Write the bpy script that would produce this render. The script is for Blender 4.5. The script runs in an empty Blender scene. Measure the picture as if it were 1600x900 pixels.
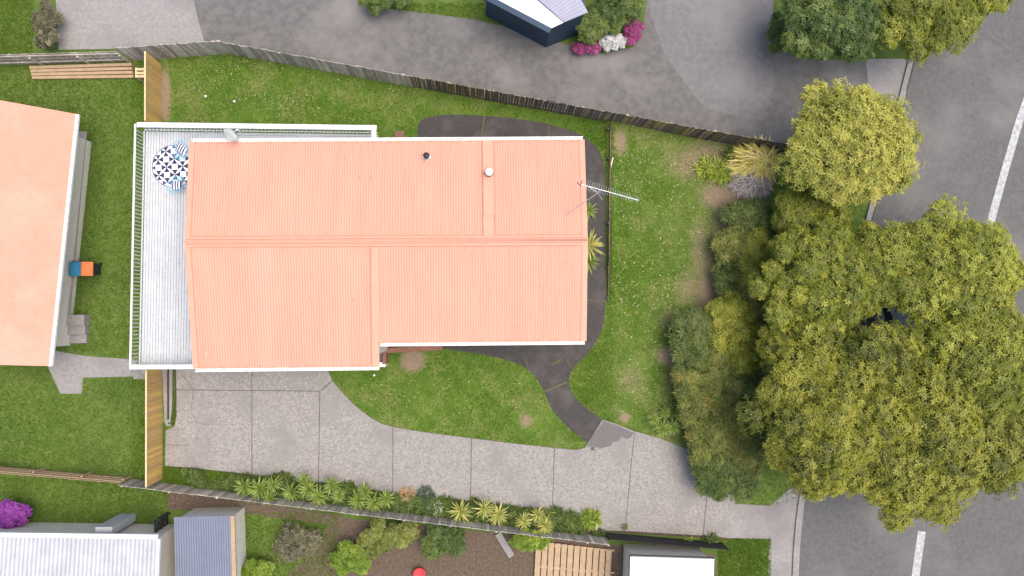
import bpy, math, random
import numpy as np
from mathutils import Vector, Matrix

random.seed(7)
RNG = np.random.default_rng(11)
SC = bpy.context.scene
COL = SC.collection

# ------------------------------------------------------------------ camera
F, H = 1067.0, 37.0                     # focal length in photo pixels, flying height
NAD = (750.0, 490.0)                    # point of the photo straight below the drone
_d = np.array([NAD[0] - 800, 450 - NAD[1], -F]); _d /= np.linalg.norm(_d)
_Z = -_d
_X = np.array([1.0, 0, 0]) - _Z * _Z[0]; _X /= np.linalg.norm(_X)
_Y = np.cross(_Z, _X)
MC = np.array([_X, _Y, _Z])
CAMP = np.array([0, 0, H])
cam = bpy.data.cameras.new('camera')
cam.sensor_width = 36.0
cam.lens = 36.0 * F / 1600.0
cam.clip_end = 2000
camo = bpy.data.objects.new('camera', cam)
COL.objects.link(camo)
camo.matrix_world = Matrix(((*MC[0], 0), (*MC[1], 0), (*MC[2], H), (0, 0, 0, 1)))
SC.camera = camo

# ------------------------------------------------------------------ sky, sun, exposure
SUN_EL, SUN_AZ = math.radians(74), math.radians(92)      # soft overcast light, a little stronger from the lower right
w = bpy.data.worlds.new('World'); SC.world = w; w.use_nodes = True
nt = w.node_tree
sky = nt.nodes.new('ShaderNodeTexSky'); sky.sky_type = 'NISHITA'; sky.sun_disc = False
sky.sun_elevation = SUN_EL; sky.sun_rotation = SUN_AZ
sky.air_density = 1.0; sky.dust_density = 4.0; sky.ozone_density = 1.0
nt.nodes['Background'].inputs[1].default_value = 0.15
nt.links.new(sky.outputs[0], nt.nodes['Background'].inputs[0])
sun = bpy.data.lights.new('sun', 'SUN'); sun.energy = 1.5; sun.angle = math.radians(55); sun.color = (1, .94, .84)
suno = bpy.data.objects.new('sun', sun); COL.objects.link(suno)
sd = Vector((math.sin(SUN_AZ) * math.cos(SUN_EL), math.cos(SUN_AZ) * math.cos(SUN_EL), math.sin(SUN_EL)))
suno.rotation_euler = sd.to_track_quat('Z', 'Y').to_euler()
vs = SC.view_settings
vs.view_transform = 'Standard'; vs.look = 'None'; vs.gamma = 1; vs.use_curve_mapping = False
vs.exposure = 0.82
SC.render.engine = 'CYCLES'
SC.cycles.max_bounces = 6
SC.cycles.use_denoising = True

# ------------------------------------------------------------------ placing
def at(px, py, z=0.0):
    v = MC @ np.array([(px - 800) / F, (450 - py) / F, -1.0])
    t = (z - H) / v[2]
    return CAMP + t * v
def xy(px, py, z=0.0):
    p = at(px, py, z); return (p[0], p[1])
def pix(P):
    q = (np.asarray(P, float) - CAMP) @ MC
    return np.stack([800 - F * q[..., 0] / q[..., 2], 450 + F * q[..., 1] / q[..., 2]], -1)
def poly(pts, z=0.0): return [xy(a, b, z) for a, b in pts]
def smooth_poly(pts, n=5, closed=True):
    P = [np.array(p, float) for p in pts]; out = []; N = len(P)
    for i in range(N if closed else N - 1):
        p0 = P[(i - 1) % N] if closed or i > 0 else P[i]
        p1, p2 = P[i], P[(i + 1) % N]
        p3 = P[(i + 2) % N] if closed or i + 2 < N else p2
        for k in range(n):
            t = k / n
            out.append(tuple(.5 * ((2 * p1) + (-p0 + p2) * t + (2 * p0 - 5 * p1 + 4 * p2 - p3) * t * t + (-p0 + 3 * p1 - 3 * p2 + p3) * t ** 3)))
    if not closed: out.append(tuple(P[-1]))
    return out
def inside(pts, pl):
    pts = np.asarray(pts); x, y = pts[:, 0], pts[:, 1]
    r = np.zeros(len(pts), bool); pl = np.asarray(pl); j = len(pl) - 1
    for i in range(len(pl)):
        xi, yi = pl[i]; xj, yj = pl[j]
        c = ((yi > y) != (yj > y)) & (x < (xj - xi) * (y - yi) / (yj - yi + 1e-12) + xi)
        r ^= c; j = i
    return r
_ng = RNG.random((64, 64))
def vnoise(x, y, s):
    x = np.asarray(x) / s; y = np.asarray(y) / s
    i = np.floor(x).astype(int); j = np.floor(y).astype(int); u = x - i; v = y - j
    u = u * u * (3 - 2 * u); v = v * v * (3 - 2 * v)
    g = lambda a, b: _ng[a % 64, b % 64]
    return (g(i, j) * (1 - u) + g(i + 1, j) * u) * (1 - v) + (g(i, j + 1) * (1 - u) + g(i + 1, j + 1) * u) * v
def sstep(t): t = np.clip(t, 0, 1); return t * t * (3 - 2 * t)

# ------------------------------------------------------------------ materials
MATS = {}
def mat(name, c1, c2=None, rough=.8, scale=3.0, detail=6, c3=None, scale2=.5, bump=0.0, bscale=60.0, metal=0.0, attr=None, cdirt=None, spec=.35, trans=0.0, wave=None, coat=0, stretch=None, rand=0.0):
    m = bpy.data.materials.new(name); m.use_nodes = True; N = m.node_tree.nodes; L = m.node_tree.links
    b = N['Principled BSDF']; b.inputs['Roughness'].default_value = rough; b.inputs['Metallic'].default_value = metal
    b.inputs['Specular IOR Level'].default_value = spec
    if coat: b.inputs['Coat Weight'].default_value = coat; b.inputs['Coat Roughness'].default_value = .08
    g = N.new('ShaderNodeNewGeometry'); pos = g.outputs['Position']
    if stretch:
        vm = N.new('ShaderNodeVectorMath'); vm.operation = 'MULTIPLY'; L.new(pos, vm.inputs[0]); vm.inputs[1].default_value = stretch; pos = vm.outputs[0]
    def noise(s, d=detail):
        n = N.new('ShaderNodeTexNoise'); n.inputs['Scale'].default_value = s; n.inputs['Detail'].default_value = d
        n.inputs['Roughness'].default_value = .62
        L.new(pos, n.inputs['Vector']); return n.outputs['Fac']
    def mix(f, a, c, ramp=(.35, .65)):
        x = N.new('ShaderNodeMix'); x.data_type = 'RGBA'
        if ramp:
            r = N.new('ShaderNodeMapRange'); r.inputs['From Min'].default_value = ramp[0]; r.inputs['From Max'].default_value = ramp[1]
            L.new(f, r.inputs['Value']); f = r.outputs[0]
        L.new(f, x.inputs['Factor'])
        for s, v in ((x.inputs['A'], a), (x.inputs['B'], c)):
            if isinstance(v, (tuple, list)): s.default_value = (*v[:3], 1)
            else: L.new(v, s)
        return x.outputs['Result']
    col = c1
    if attr:
        a = N.new('ShaderNodeAttribute'); a.attribute_name = attr
        col = mix(a.outputs['Fac'], c1, c2, (0, 1))
        if c3: 
            r = N.new('ShaderNodeMapRange'); r.inputs['From Min'].default_value = 1; r.inputs['From Max'].default_value = 2; L.new(a.outputs['Fac'], r.inputs['Value'])
            col = mix(r.outputs[0], col, c3, None)
    else:
        if c2: col = mix(noise(scale), c1, c2)
        if c3: col = mix(noise(scale2, 3), col, c3, (.48, .72))
    if cdirt:
        a = N.new('ShaderNodeAttribute'); a.attribute_name = 'dirt'
        ad = N.new('ShaderNodeMath'); ad.operation = 'MULTIPLY_ADD'; L.new(noise(9), ad.inputs[0]); ad.inputs[1].default_value = .9; ad.inputs[2].default_value = -.45
        a2 = N.new('ShaderNodeMath'); L.new(a.outputs['Fac'], a2.inputs[0]); L.new(ad.outputs[0], a2.inputs[1])
        dn = mix(noise(25), cdirt, tuple(v * .62 for v in cdirt))
        col = mix(a2.outputs[0], col, dn, (.25, .65))
    if rand:
        oi = N.new('ShaderNodeObjectInfo'); rr = N.new('ShaderNodeMapRange'); rr.inputs['To Min'].default_value = 1 - rand; rr.inputs['To Max'].default_value = 1 + rand
        L.new(oi.outputs['Random'], rr.inputs['Value']); vm2 = N.new('ShaderNodeVectorMath'); vm2.operation = 'SCALE'; L.new(col, vm2.inputs[0]); L.new(rr.outputs[0], vm2.inputs['Scale']); col = vm2.outputs[0]
    if isinstance(col, (tuple, list)): b.inputs['Base Color'].default_value = (*col[:3], 1)
    else: L.new(col, b.inputs['Base Color'])
    if bump:
        bp = N.new('ShaderNodeBump'); bp.inputs['Strength'].default_value = bump; bp.inputs['Distance'].default_value = .02
        L.new(noise(bscale), bp.inputs['Height']); L.new(bp.outputs[0], b.inputs['Normal'])
    if trans:
        t = N.new('ShaderNodeBsdfTranslucent'); x = N.new('ShaderNodeMixShader'); x.inputs[0].default_value = trans
        if isinstance(col, (tuple, list)): t.inputs[0].default_value = (*col[:3], 1)
        else: L.new(col, t.inputs[0])
        L.new(b.outputs[0], x.inputs[1]); L.new(t.outputs[0], x.inputs[2]); L.new(x.outputs[0], N['Material Output'].inputs[0])
    MATS[name] = m
    return m

mat('ground', (.065, .115, .014), (.11, .15, .03), .95, 2.0, c3=(.05, .09, .014), scale2=.3, bump=.6, bscale=30)
mat('lawn', (.062, .122, .011), (.12, .18, .026), .95, 1.1, c3=(.155, .17, .05), scale2=.55, bump=.7, bscale=45, cdirt=(.27, .20, .125))
mat('grass', (.070, .142, .009), (.168, .25, .034), .8, attr='tint', c3=(.34, .31, .13), trans=.25, spec=.2)
mat('soil', (.075, .055, .038), (.14, .10, .07), .98, 8, bump=.8, bscale=25)
mat('bark_soil', (.04, .03, .022), (.12, .085, .055), .98, 14, bump=.9, bscale=25)
mat('concrete', (.335, .308, .28), (.185, .168, .152), .92, 11, 10, c3=(.215, .198, .183), scale2=.5, bump=.35, bscale=70)
mat('concrete_stain', (.165, .15, .143), (.115, .105, .10), .95, 14, 8, bump=.35, bscale=70)
mat('concrete_far', (.29, .27, .255), (.22, .205, .195), .92, 6, 8, c3=(.19, .175, .165), scale2=.35, bump=.3)
mat('asphalt_path', (.072, .064, .06), (.042, .037, .035), .95, 18, 9, c3=(.092, .081, .073), scale2=.8, bump=.5, bscale=90)
mat('asphalt', (.125, .12, .115), (.095, .092, .09), .93, 4, 9, c3=(.165, .157, .148), scale2=.22, bump=.4, bscale=80)
mat('asphalt_pale', (.175, .165, .16), (.135, .128, .125), .93, 3, 8, c3=(.20, .188, .182), scale2=.25, bump=.3)
mat('asphalt_drive', (.15, .14, .132), (.105, .099, .094), .93, 2.5, 9, c3=(.205, .19, .178), scale2=.22, bump=.4, bscale=80)
mat('moss', (.07, .068, .03), (.15, .125, .06), .98, 20)
mat('crack', (.05, .045, .04), rough=1)
mat('roof', (.61, .285, .20), (.565, .257, .176), .6, 1.6, 8, c3=(.63, .30, .21), scale2=.4, spec=.3, stretch=(2.2, .35, 1))
mat('roof_flashing', (.635, .305, .212), (.60, .28, .19), .55, 2, spec=.3)
mat('roof_dark', (.50, .22, .14), (.42, .18, .11), .7, 6)
mat('white', (.72, .72, .715), (.66, .66, .66), .5, 4)
mat('gutter', (.80, .785, .76), (.62, .58, .54), .5, 6)
mat('deck_paint', (.50, .512, .52), (.43, .442, .455), .65, 5, c3=(.53, .54, .548), scale2=.8, rand=.05)
mat('wall_paint', (.62, .58, .50), (.56, .52, .45), .75, 2)
mat('glass', (.03, .04, .05), rough=.06, spec=.8)
mat('garage_door', (.68, .66, .62), (.62, .60, .56), .6, 3)
mat('new_timber', (.50, .335, .135), (.40, .255, .095), .8, 3.5, 8, c3=(.62, .39, .10), scale2=.45, stretch=(1, 6, .35), rand=.12)
mat('cut_timber', (.66, .52, .32), (.58, .43, .24), .8, 5)
mat('old_timber', (.47, .42, .36), (.30, .265, .225), .9, 6, 8, c3=(.56, .50, .42), scale2=.8, stretch=(1.5, 1.5, .3), rand=.35)
mat('mossy_timber', (.13, .105, .08), (.065, .052, .042), .95, 5, 8, c3=(.20, .15, .05), scale2=.7, stretch=(1.5, 1.5, .4), rand=.4)
mat('black_timber', (.022, .021, .022), (.04, .038, .038), .8, 4)
mat('brown_paint', (.24, .105, .07), (.19, .085, .058), .7, 6)
mat('brick_red', (.22, .11, .085), (.17, .09, .07), .9, 12)
mat('metal', (.62, .63, .64), (.5, .5, .52), .35, 6, metal=.6)
mat('dark_metal', (.025, .025, .03), (.05, .05, .055), .4, 9, metal=.3)
mat('navy', (.030, .032, .075), rough=.8)
mat('rug_white', (.78, .78, .80), rough=.9)
mat('aqua', (.17, .50, .66), (.28, .60, .74), .5, 9)
mat('dish', (.50, .52, .49), (.42, .45, .42), .5, 6)
mat('leaf_olive', (.062, .088, .012), (.275, .295, .062), .5, attr='tint', c3=(.46, .27, .05), trans=.22)
mat('leaf_dark', (.032, .060, .010), (.165, .205, .045), .5, attr='tint', c3=(.24, .22, .07), trans=.2)
mat('leaf_bright', (.13, .155, .012), (.37, .375, .045), .5, attr='tint', c3=(.48, .42, .07), trans=.25)
mat('leaf_mid', (.045, .085, .014), (.16, .21, .042), .5, attr='tint', c3=(.28, .27, .07), trans=.22)
mat('leaf_tree', (.075, .092, .007), (.30, .295, .030), .5, attr='tint', c3=(.36, .33, .05), trans=.25)
mat('leaf_brown', (.09, .08, .045), (.22, .20, .11), .6, attr='tint', c3=(.3, .25, .12), trans=.15)
mat('leaf_pale', (.21, .225, .03), (.50, .47, .09), .55, attr='tint', c3=(.62, .54, .13), trans=.3)
mat('rosette', (.065, .12, .016), (.24, .315, .055), .45, attr='tint', c3=(.52, .46, .14), trans=.15)
mat('rosette_variegated', (.13, .16, .024), (.40, .40, .10), .45, attr='tint', c3=(.66, .55, .18), trans=.15)
mat('lime_leaf', (.12, .20, .014), (.36, .42, .045), .5, attr='tint', c3=(.58, .48, .13), trans=.2)
mat('golden_leaf', (.62, .49, .09), (.88, .75, .22), .6, attr='tint', c3=(.88, .72, .40), trans=.2)
mat('silver_leaf', (.30, .25, .215), (.53, .46, .41), .75, attr='tint', c3=(.60, .54, .48), trans=.1)
mat('sage_leaf', (.16, .225, .135), (.36, .43, .29), .7, attr='tint', trans=.1)
mat('fern_leaf', (.03, .065, .035), (.085, .14, .075), .7, attr='tint', trans=.1)
mat('straw', (.36, .22, .10), (.58, .40, .20), .8, attr='tint', trans=.1)
mat('fallen', (.40, .34, .16), (.52, .47, .30), .8, attr='tint', c3=(.36, .25, .11))
mat('daisy', (.62, .65, .57), rough=.8)
mat('purple', (.20, .03, .24), (.34, .07, .36), .7, attr='tint', trans=.15)
mat('pink', (.20, .025, .10), (.36, .08, .20), .7, attr='tint', trans=.15)
mat('white_flower', (.42, .42, .38), (.62, .60, .58), .7, attr='tint', trans=.15)
mat('red', (.55, .05, .05), (.45, .03, .04), .6, 5)
mat('bark', (.10, .075, .05), (.17, .13, .095), .95, 9, bump=.7, bscale=20)
mat('paint_line', (.46, .46, .46), (.27, .27, .27), .8, 6)
mat('neighbour_roof', (.63, .305, .215), (.60, .285, .195), .6, 1.5, c3=(.66, .35, .26), scale2=.25)
mat('pale_roof', (.42, .42, .44), (.34, .345, .36), .5, 1.5)
mat('lilac_roof', (.33, .33, .39), (.29, .29, .35), .5, 1.5)
mat('slate_roof', (.14, .155, .205), (.125, .14, .185), .5, 1.5)
mat('navy_gutter', (.02, .045, .075), rough=.5)
mat('tan_timber', (.42, .30, .18), (.33, .23, .14), .85, 4)
mat('bin_blue', (.03, .16, .27), rough=.5)
mat('bin_orange', (.55, .16, .05), rough=.5)
mat('bin_dark', (.03, .03, .035), rough=.6)
mat('car_paint', (.55, .56, .57), rough=.3, metal=.5, coat=.8)
mat('tyre', (.02, .02, .02), rough=.9)
mat('tail_red', (.5, .02, .02), rough=.25, coat=.5)

# ------------------------------------------------------------------ mesh building
class MB:
    def __init__(s): s.v = []; s.f = []
    def add(s, V, Fs):
        o = len(s.v); s.v += [tuple(map(float, p)) for p in V]; s.f += [tuple(i + o for i in f) for f in Fs]; return s
    def prism(s, pl, z0, z1):
        n = len(pl)
        a = sum(pl[i][0] * pl[(i + 1) % n][1] - pl[(i + 1) % n][0] * pl[i][1] for i in range(n))
        if a < 0: pl = pl[::-1]
        z0s = z0 if hasattr(z0, '__len__') else [z0] * n; z1s = z1 if hasattr(z1, '__len__') else [z1] * n
        V = [(p[0], p[1], z0s[i]) for i, p in enumerate(pl)] + [(p[0], p[1], z1s[i]) for i, p in enumerate(pl)]
        return s.add(V, [tuple(range(n - 1, -1, -1)), tuple(range(n, 2 * n))] + [(i, (i + 1) % n, n + (i + 1) % n, n + i) for i in range(n)])
    def box(s, c, d, rz=0.0):
        ca, sa = math.cos(rz), math.sin(rz); hx, hy = d[0] / 2, d[1] / 2
        pl = [(c[0] + a * ca - b * sa, c[1] + a * sa + b * ca) for a, b in ((-hx, -hy), (hx, -hy), (hx, hy), (-hx, hy))]
        return s.prism(pl, c[2] - d[2] / 2, c[2] + d[2] / 2)
    def bar(s, p, q, wd, ht):        # rectangular bar from p to q, wd sideways, ht upwards (p, q on its bottom centre line)
        p = np.array(p, float); q = np.array(q, float); d = q - p; l = np.hypot(d[0], d[1]) or 1
        n = np.array([-d[1], d[0], 0]) / l * wd / 2; u = np.array([0, 0, ht])
        V = [p - n, q - n, q + n, p + n, p - n + u, q - n + u, q + n + u, p + n + u]
        return s.add(V, [(3, 2, 1, 0), (4, 5, 6, 7), (0, 1, 5, 4), (1, 2, 6, 5), (2, 3, 7, 6), (3, 0, 4, 7)])
    def tube(s, pts, r, n=8):
        pts = [np.array(p, float) for p in pts]; rs = r if hasattr(r, '__len__') else [r] * len(pts); V = []; Fs = []
        for i, p in enumerate(pts):
            d = pts[min(i + 1, len(pts) - 1)] - pts[max(i - 1, 0)]; d /= np.linalg.norm(d)
            a = np.cross(d, [0, 0, 1.0]); a = np.array([1.0, 0, 0]) if np.linalg.norm(a) < 1e-4 else a / np.linalg.norm(a); b = np.cross(d, a)
            V += [p + rs[i] * (math.cos(t) * a + math.sin(t) * b) for t in np.linspace(0, 2 * math.pi, n, False)]
        for i in range(len(pts) - 1):
            for k in range(n): Fs.append((i * n + k, i * n + (k + 1) % n, (i + 1) * n + (k + 1) % n, (i + 1) * n + k))
        Fs += [tuple(range(n)), tuple(range(len(V) - 1, len(V) - n - 1, -1))]
        return s.add(V, Fs)
    def lathe(s, c, prof, n=16):
        V = []; Fs = []
        for r, z in prof: V += [(c[0] + r * math.cos(t), c[1] + r * math.sin(t), c[2] + z) for t in np.linspace(0, 2 * math.pi, n, False)]
        for i in range(len(prof) - 1):
            for k in range(n): Fs.append((i * n + k, i * n + (k + 1) % n, (i + 1) * n + (k + 1) % n, (i + 1) * n + k))
        Fs += [tuple(range(n - 1, -1, -1)), tuple(range(len(V) - n, len(V)))]
        return s.add(V, Fs)
    def build(s, name, m, parent=None, smooth=False):
        return link(name, s.mesh(name, m, parent, smooth), parent)
    def mesh(s, name, m, parent=None, smooth=False):
        me = bpy.data.meshes.new(name)
        o = np.array(parent.location) if parent else np.zeros(3)
        if parent and parent.parent: o = o + np.array(parent.parent.location)
        me.from_pydata([tuple(np.array(v) - o) for v in s.v], [], s.f)
        me.materials.append(MATS[m])
        if smooth: me.polygons.foreach_set('use_smooth', [True] * len(me.polygons))
        return me
def link(name, data, parent=None):
    o = bpy.data.objects.new(name, data); COL.objects.link(o)
    if parent: o.parent = parent
    return o
def tag(o, label=None, cat=None, group=None, kind=None):
    if label: o['label'] = label
    if cat: o['category'] = cat
    if group: o['group'] = group
    if kind: o['kind'] = kind
    return o
def empty(name, loc, label=None, cat=None, group=None):
    o = bpy.data.objects.new(name, None); COL.objects.link(o); o.location = tuple(map(float, loc))
    o.empty_display_size = .2
    return tag(o, label, cat, group)
def fast_mesh(name, V, quads, m, tint=None, loc=None, tri=False):
    V = np.asarray(V, np.float32)
    if loc is not None: V = V - np.asarray(loc, np.float32)
    k = 3 if tri else 4
    quads = np.asarray(quads, np.int32); n = len(quads)
    me = bpy.data.meshes.new(name)
    me.vertices.add(len(V)); me.vertices.foreach_set('co', V.ravel())
    me.loops.add(n * k); me.loops.foreach_set('vertex_index', quads.ravel())
    me.polygons.add(n); me.polygons.foreach_set('loop_start', np.arange(n, dtype=np.int32) * k)
    if tint is not None:
        a = me.attributes.new('tint', 'FLOAT', 'POINT'); a.data.foreach_set('value', np.asarray(tint, np.float32))
    me.materials.append(MATS[m]); me.update(calc_edges=True); me.validate()
    return me
def structure(name, mb, m, label=None):
    return tag(mb.build(name, m), label, None, None, 'structure')
def frames(nrm):
    nrm = nrm / (np.linalg.norm(nrm, axis=1, keepdims=True) + 1e-9)
    ref = np.where(np.abs(nrm[:, 2:3]) > .9, [[1.0, 0, 0]], [[0, 0, 1.0]])
    u = np.cross(ref, nrm); u /= np.linalg.norm(u, axis=1, keepdims=True) + 1e-9
    return u, np.cross(nrm, u), nrm
def leaf_quads(base, dirv, nrm, L, W, tint):
    """folded diamond leaves"""
    N = len(base); side = np.cross(nrm, dirv); side /= np.linalg.norm(side, axis=1, keepdims=True) + 1e-9
    L = np.broadcast_to(L, N)[:, None]; W = np.broadcast_to(W, N)[:, None]
    mid = base + dirv * L * .45
    V = np.stack([base, mid + side * W / 2 + nrm * W * .12, base + dirv * L - nrm * L * .12, mid - side * W / 2 + nrm * W * .12], 1).reshape(-1, 3)
    return V, np.arange(4 * N).reshape(N, 4), np.repeat(tint, 4)
def whorls(C, A, nl, L, W, tint, lift=.25):
    """star shaped leaf whorls at C round axes A"""
    N = len(C); u, v, a = frames(A)
    ph = RNG.random((N, 1)) * 6.28 + np.arange(nl)[None] * 6.283 / nl + RNG.normal(0, .15, (N, nl))
    el = lift + RNG.normal(0, .22, (N, nl))
    d = np.cos(ph)[..., None] * u[:, None] + np.sin(ph)[..., None] * v[:, None]
    d = d * np.cos(el)[..., None] + a[:, None] * np.sin(el)[..., None]
    nr = np.repeat(a, nl, 0)
    d = d.reshape(-1, 3)
    return leaf_quads(np.repeat(C, nl, 0) + d * .01, d, nr, L * RNG.uniform(.7, 1.15, N * nl), W, np.repeat(tint, nl) + RNG.normal(0, .12, N * nl))
def lobes(cx, cy, rx, ry, z0, z1, n, rl):
    """random lobe centres filling an ellipsoid-topped crown"""
    out = []
    for i in range(n):
        a = 2.39996 * i; r = math.sqrt((i + .5) / n) * .86
        x = cx + rx * r * math.cos(a) * random.uniform(.82, 1.06); y = cy + ry * r * math.sin(a) * random.uniform(.82, 1.06)
        z = z0 + (z1 - z0) * math.sqrt(max(0, 1 - r * r)) * random.uniform(.72, 1.0)
        out.append((x, y, z, rl * random.uniform(.6, 1.35)))
    return out
def on_lobes(lb, n, keep=.15):
    lb = np.array(lb); k = RNG.integers(0, len(lb), n)
    d = RNG.normal(size=(n, 3)); d /= np.linalg.norm(d, axis=1, keepdims=True); d[:, 2] = np.abs(d[:, 2]) * np.where(RNG.random(n) < keep, -1, 1)
    P = lb[k, :3] + d * lb[k, 3:4] * np.clip(RNG.normal(.92, .19, (n, 1)), .4, 1.4) * [1, 1, .8]
    return P, d, k
def trunk_mesh(base, tops, r0):
    m = MB(); b = np.array(base, float); fork = b + [0, 0, min(t[2] for t in tops) * .4]
    m.tube([b - [0, 0, .05], b + (fork - b) * .5 + [.05, .03, 0], fork], [r0, r0 * .82, r0 * .7], 8)
    for t in tops:
        t = np.array(t, float); md = (fork + t) / 2 + RNG.normal(0, .12, 3)
        m.tube([fork - [0, 0, .05], md, t], [r0 * .5, r0 * .34, r0 * .14], 6)
    return m
def foliage_thing(name, label, cat, lb, n, m, nl, L, W, group=None, r0=.08, lift=.25, keep=.15, tint=.45, spread=.22, foliage='crown', hot=0.0):
    lb = list(lb); c = np.mean(np.array(lb)[:, :2], 0)
    root = empty(name, (c[0], c[1], 0), label, cat, group)
    P, d, k = on_lobes(lb, n, keep)
    P[:, 2] = np.maximum(P[:, 2], .06)
    lt = RNG.normal(0, .26 if cat == 'tree' else .16, len(lb))
    t = np.clip(tint + lt[k] + RNG.normal(0, spread, n), 0, 1)
    if hot: t = np.where(RNG.random(n) < hot, RNG.uniform(1.2, 2, n), t)
    A = d + [0, 0, .9]
    V, q, tt = whorls(P, A, nl, L, W, t, lift)
    if cat == 'shrub':                                  # inner leaf layer tinted dark, painting the shade inside the shrub
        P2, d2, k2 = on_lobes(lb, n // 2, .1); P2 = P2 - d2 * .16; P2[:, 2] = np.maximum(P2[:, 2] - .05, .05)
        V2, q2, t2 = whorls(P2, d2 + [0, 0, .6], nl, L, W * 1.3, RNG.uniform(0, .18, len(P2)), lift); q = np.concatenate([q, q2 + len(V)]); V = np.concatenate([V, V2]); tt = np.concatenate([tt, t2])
    link(foliage, fast_mesh(foliage, V, q, m, tt, root.location), root)
    tops = [l[:3] for l in random.sample(lb, min(6, len(lb)))]
    trunk_mesh((c[0], c[1], 0), tops, r0).build('trunk' if cat == 'tree' else 'stem', 'bark', root)
    return root
def rosette_mesh(n, L, W, m, hot=.12, up=(.05, 1.35), tint=.45, droop=.5):
    V = []; Q = []; T = []
    for i in range(n):
        f = (i + .5) / n; a = 2.39996 * i + random.uniform(-.2, .2); el = up[0] + (up[1] - up[0]) * f ** 1.3 + random.uniform(-.1, .1)
        l = L * random.uniform(.75, 1.1) * (1 - .25 * f); ww = W * random.uniform(.8, 1.2)
        tn = min(1, max(0, tint + random.gauss(0, .2) + .25 * f)); tn = random.uniform(1.1, 1.9) if random.random() < hot else tn
        o = len(V); p = np.array([0, 0, 0.0]); e = el
        sd_ = np.array([-math.sin(a), math.cos(a), 0])
        prof = (.55, 1.0, .72, .06)
        for k in range(4):
            V += [tuple(p - sd_ * ww * prof[k] / 2), tuple(p + sd_ * ww * prof[k] / 2)]; T += [tn * (.8 + .1 * k)] * 2 if tn <= 1 else [tn] * 2
            p = p + l / 3 * np.array([math.cos(a) * math.cos(e), math.sin(a) * math.cos(e), math.sin(e)]); e -= droop * random.uniform(.5, 1.2) / 2
        for k in range(3): Q.append((o + 2 * k, o + 2 * k + 1, o + 2 * k + 3, o + 2 * k + 2))
    return fast_mesh('leaves', V, Q, m, T)

# ================================================================== SETTING
structure('ground', MB().add([(-300, -300, 0), (300, -300, 0), (300, 300, 0), (-300, 300, 0)], [(0, 1, 2, 3)]), 'ground', 'grassy ground under the whole neighbourhood')

def lawn_h(px, py):
    """the east lawn is held a little higher by the timber edging"""
    return .30 * (1 - sstep((px - 958) / 120)) * sstep((478 - py) / 70) * (px > 951.5)
LOT = poly([(206, 92), (355, 80), (1232, 238), (1135, 850), (1105, 843), (250, 752), (206, 748)])
HEDGE_LINE = [(1100, 196), (1125, 330), (1060, 470), (1040, 560), (1050, 640), (1010, 660)]
DIRT = [(645, 563, 20, 18, 1.1), (1000, 225, 16, 22, .3), (968, 225, 13, 26, .75), (1085, 255, 60, 34, .62), (1130, 305, 40, 30, .9), (1105, 235, 60, 20, .6), (1048, 556, 24, 18, .95), (976, 652, 9, 8, 1.0),
        (1095, 400, 24, 80, .55), (1075, 450, 30, 40, .55), (985, 595, 28, 34, .48), (1045, 500, 30, 26, .45), (1060, 590, 26, 40, .5), (960, 640, 30, 22, .3), (822, 657, 11, 12, .8), (258, 150, 9, 46, 1.1), (680, 580, 6, 14, .4), (1030, 480, 20, 30, .3),
        (690, 165, 30, 14, .35), (540, 130, 50, 20, .25), (1110, 480, 30, 120, .8), (1150, 400, 40, 120, 1.0), (1130, 640, 60, 130, 1.0), (960, 320, 6, 50, .3), (1040, 340, 40, 30, .3)]
def dirt_at(px, py):
    d = np.zeros_like(px)
    for cx, cy, rx, ry, s in DIRT: d = np.maximum(d, s * np.exp(-.9 * (((px - cx) / rx) ** 2 + ((py - cy) / ry) ** 2)))
    return d
g = .18
gx = np.arange(-19.5, 19.5, g); gy = np.arange(-16, 16.5, g)
GX, GY = np.meshgrid(gx, gy); P0 = np.stack([GX.ravel(), GY.ravel(), np.zeros(GX.size)], 1)
pp = pix(P0); hh = lawn_h(pp[:, 0], pp[:, 1])
P0[:, 2] = .012 + hh + .012 * vnoise(P0[:, 0], P0[:, 1], 1.3)
nx_ = len(gx); idx = np.arange(GX.size).reshape(GX.shape)
qd = np.stack([idx[:-1, :-1], idx[:-1, 1:], idx[1:, 1:], idx[1:, :-1]], -1).reshape(-1, 4)
cc = P0[qd].mean(1); qd = qd[inside(cc[:, :2], LOT)]
me = fast_mesh('lawn', P0, qd, 'lawn')
a = me.attributes.new('dirt', 'FLOAT', 'POINT'); a.data.foreach_set('value', dirt_at(pp[:, 0], pp[:, 1]).astype(np.float32))
me.polygons.foreach_set('use_smooth', [True] * len(me.polygons))
tag(link('lawn', me), 'green garden lawn with bare patches round the salmon roofed house', None, None, 'structure')

# --- asphalt path round the house
PATH = smooth_poly([(655, 230), (655, 192), (690, 180), (755, 181), (830, 189), (895, 205), (930, 228), (945, 262), (947, 330), (947, 420), (946, 480), (939, 518), (922, 548), (896, 576), (889, 600), (905, 628), (941, 655)], 6, False) \
     + smooth_poly([(918, 692), (888, 668), (863, 640), (846, 604), (818, 573), (765, 556), (690, 544), (660, 530)], 6, False)
structure('asphalt_path', MB().prism(poly(PATH), -.05, .03), 'asphalt_path', 'dark asphalt path curving round the end of the house')
pj = bpy.data.objects['asphalt_path']
for (x0, y0, x1, y1, ww) in [(757, 181, 752, 216, .07), (858, 196, 856, 214, .05), (851, 612, 886, 597, .09), (862, 570, 876, 562, .08), (928, 288, 944, 287, .08), (884, 560, 893, 574, .05), (915, 469, 945, 471, .05), (822, 560, 824, 575, .05)]:
    p, q = at(x0, y0, .03), at(x1, y1, .03)
    MB().bar((p[0], p[1], .028), (q[0], q[1], .028), ww, .008).build('joint', 'moss', pj)

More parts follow.
